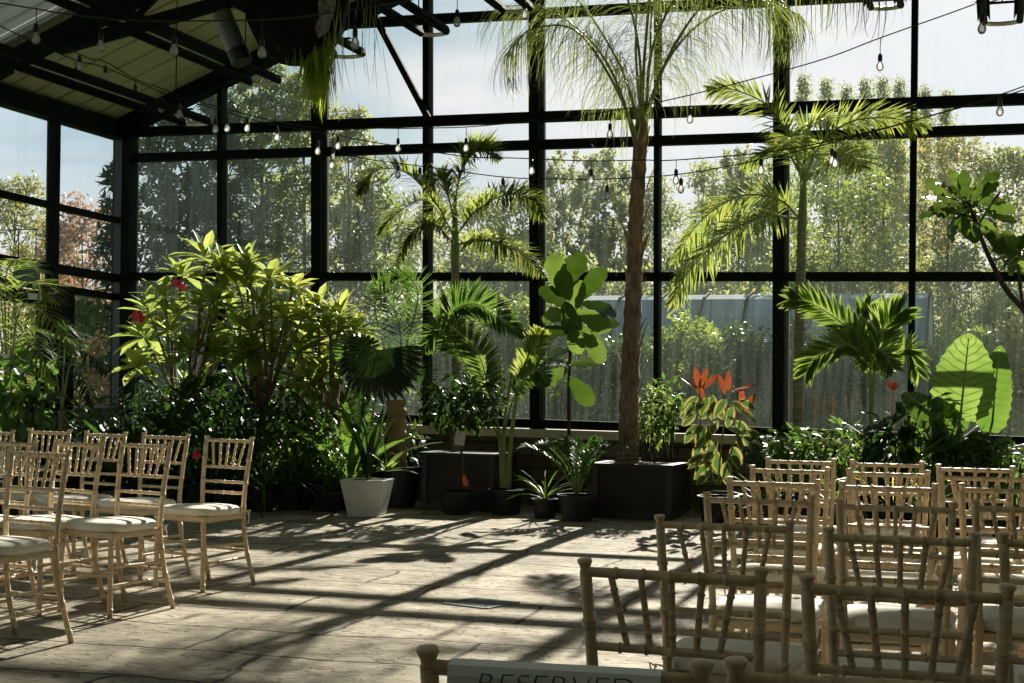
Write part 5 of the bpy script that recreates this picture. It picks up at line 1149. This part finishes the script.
hx = [(150, 290, 24, 'out_dark'), (205, 290, 24, 'out_dark'), (262, 300, 25, 'out_dark'), (325, 305, 25, 'out_green'), (455, 300, 24, 'out_green'), (510, 300, 24, 'out_green'), (565, 305, 24, 'out_green'), (620, 338, 23.5, 'out_dark'), (680, 322, 23.5, 'out_green'), (735, 330, 24, 'out_dark'), (790, 325, 23.5, 'out_dark'), (845, 345, 23.5, 'out_dark'), (905, 350, 24, 'out_dark'), (960, 325, 24, 'out_green'), (1015, 315, 24, 'out_yellow')]
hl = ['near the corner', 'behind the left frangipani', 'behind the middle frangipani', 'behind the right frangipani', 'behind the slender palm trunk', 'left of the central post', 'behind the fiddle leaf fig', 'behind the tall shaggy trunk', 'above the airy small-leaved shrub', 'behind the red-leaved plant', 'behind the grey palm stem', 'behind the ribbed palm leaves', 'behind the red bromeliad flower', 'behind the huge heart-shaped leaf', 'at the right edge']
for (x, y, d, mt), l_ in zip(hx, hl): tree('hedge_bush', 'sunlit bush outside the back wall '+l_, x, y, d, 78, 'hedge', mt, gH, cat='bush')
# low polytunnel behind the hedge and a pale panel shed on the left
for lab, x, y, d, w_, mt in (('tall bush behind the bright arching palm frond', 480, 250, 30, 120, 'out_olive'), ('tall bush left of the fiddle leaf fig', 535, 255, 30, 110, 'out_green'), ('tall bush right of the fiddle leaf fig above the polytunnel', 600, 262, 30.5, 110, 'out_grey'),
  ('bush showing above the polytunnel left of the dark post', 690, 255, 30.5, 140, 'out_olive'), ('bush showing above the polytunnel right of the grey palm stem', 830, 250, 30.5, 150, 'out_olive'), ('bush above the polytunnel at the right edge', 970, 255, 30.5, 170, 'out_grey')):
    tree('tall_bush', lab, x, y, d, w_, 'dense', mt, 'tall bushes beyond the hedge', cat='bush', dens=.8)
T = Thing('polytunnel', 'long low pale grey polytunnel behind the hedge outside', 'greenhouse', (-1.5, 27.2, -.2))
def tunnel(x0, x1, y, rad, h, n=18):
    g = MB(); pr = [(y-math.cos(a)*rad, -.2+math.sin(a)*h) for a in [i*PI/12 for i in range(13)]]
    vs = [(x0+(x1-x0)*j/n, yy, z) for j in range(n+1) for yy, z in pr]; fs = [(j*13+i, j*13+i+1, (j+1)*13+i+1, (j+1)*13+i) for j in range(n) for i in range(12)]
    fs += [tuple(range(12, -1, -1)), tuple(n*13+i for i in range(13))]; g.add(vs, fs); return g
T.part('cover', tunnel(-7.6, -1.2, 27.2, 1.7, 3.35), 'shed_roof')
g = MB()
for j in range(9):
    x = -7.6+6.4*j/8; g.tube([(x, 27.2-math.cos(a)*1.73, -.2+math.sin(a)*3.38) for a in [i*PI/12 for i in range(13)]], .025, 5)
T.part('hoop', g, 'steel')
q = atD(395, 392, 27); T = Thing('panel_shed', 'pale shed with a grid of wall panels behind the pleated fan leaf', 'shed', (q.x, q.y, -.2)); h = atD(395, 326, 27).z
g = MB(); g.box((q.x, q.y+1, (h-.2)/2), 2.3, 2, h+.2); T.part('wall', g, 'shed_wall')
g = MB()
for i in range(6): g.box((q.x-1.15+.46*i, q.y-.01, (h-.2)/2), .03, .02, h+.2)
for i in range(5): g.box((q.x, q.y-.012, h*i/5), 2.3, .02, .03)
T.part('panel_joint', g, 'aluminium'); g = MB(); g.box((q.x, q.y+1, h+.04), 2.5, 2.2, .08); T.part('roof', g, 'shed_roof')
g = MB(); gr = Thing('dry_grass_clump', 'straw-coloured dry grass outside below the pale shed', 'grass', atD(415, 400, 21)-V((0, 0, 1.3)))
c = atD(415, 400, 21); c.z = -.2
for i in range(160): g.blade(c+V((R.gauss(0, .22), R.gauss(0, .2), 0)), V((R.uniform(-.15, .15), 0, 1)), V((R.random()-.5, 1, 0)), R.uniform(.7, 1.35), .014, .4, 3, .1, STRAP)
gr.part('blades', g, 'straw')
# ------------------------------------------------------------------ light
sun = bpy.data.lights.new('sun', 'SUN'); sun.energy = 12; sun.angle = math.radians(.6); sun.color = (1, .93, .80)
so = bpy.data.objects.new('sun', sun); COL.objects.link(so)
el = math.radians(28.2); dirv = V((.018*math.cos(el), -math.cos(el), -math.sin(el)))
so.rotation_euler = dirv.to_track_quat('-Z', 'Y').to_euler(); so.location = (0, 40, 25)
w = bpy.data.worlds.new('sky'); sc.world = w; w.use_nodes = True; N = w.node_tree.nodes; L = w.node_tree.links; N.clear()
o = N.new('ShaderNodeOutputWorld'); bg = N.new('ShaderNodeBackground'); L.new(bg.outputs[0], o.inputs[0])
tc = N.new('ShaderNodeTexCoord'); sp = N.new('ShaderNodeSeparateXYZ'); L.new(tc.outputs['Generated'], sp.inputs[0])
rp = N.new('ShaderNodeValToRGB'); e = rp.color_ramp.elements; e[0].position = 0; e[0].color = (.74, .72, .70, 1); e[1].position = .5; e[1].color = (.12, .24, .34, 1)
for p_, c_ in ((.10, (.70, .69, .69, 1)), (.17, (.46, .56, .61, 1)), (.24, (.28, .41, .48, 1))):
    x = e.new(p_); x.color = c_
L.new(sp.outputs['Z'], rp.inputs[0])
# brighter towards the sun (+Y, +X side)
dt = N.new('ShaderNodeVectorMath'); dt.operation = 'DOT_PRODUCT'; dt.inputs[1].default_value = (.06, .88, .47); L.new(tc.outputs['Generated'], dt.inputs[0])
mr = N.new('ShaderNodeMapRange'); mr.inputs['From Min'].default_value = .84; mr.inputs['From Max'].default_value = .985; L.new(dt.outputs['Value'], mr.inputs['Value'])
mx = N.new('ShaderNodeMix'); mx.data_type = 'RGBA'; L.new(mr.outputs[0], mx.inputs['Factor']); L.new(rp.outputs[0], mx.inputs['A']); mx.inputs['B'].default_value = (.80, .825, .87, 1)
mp = N.new('ShaderNodeMapping'); mp.inputs['Scale'].default_value = (2.2, 2.2, 7); L.new(tc.outputs['Generated'], mp.inputs[0])
nz = N.new('ShaderNodeTexNoise'); nz.inputs['Scale'].default_value = 1.6; nz.inputs['Detail'].default_value = 6; L.new(mp.outputs[0], nz.inputs[0])
cl = N.new('ShaderNodeMapRange'); cl.inputs['From Min'].default_value = .48; cl.inputs['From Max'].default_value = .66; cl.inputs['To Max'].default_value = .85; L.new(nz.outputs[0], cl.inputs['Value'])
m2 = N.new('ShaderNodeMix'); m2.data_type = 'RGBA'; L.new(cl.outputs[0], m2.inputs['Factor']); L.new(mx.outputs['Result'], m2.inputs['A']); m2.inputs['B'].default_value = (.84, .80, .80, 1)
L.new(m2.outputs['Result'], bg.inputs[0]); bg.inputs[1].default_value = 1.12
sc.view_settings.view_transform = 'Standard'; sc.view_settings.look = 'None'; sc.view_settings.exposure = .18; sc.view_settings.gamma = 1; sc.view_settings.use_curve_mapping = False
cy = sc.cycles; cy.use_denoising = True; cy.max_bounces = 8; cy.diffuse_bounces = 4; cy.glossy_bounces = 3; cy.transmission_bounces = 6; cy.transparent_max_bounces = 16; cy.sample_clamp_indirect = 6
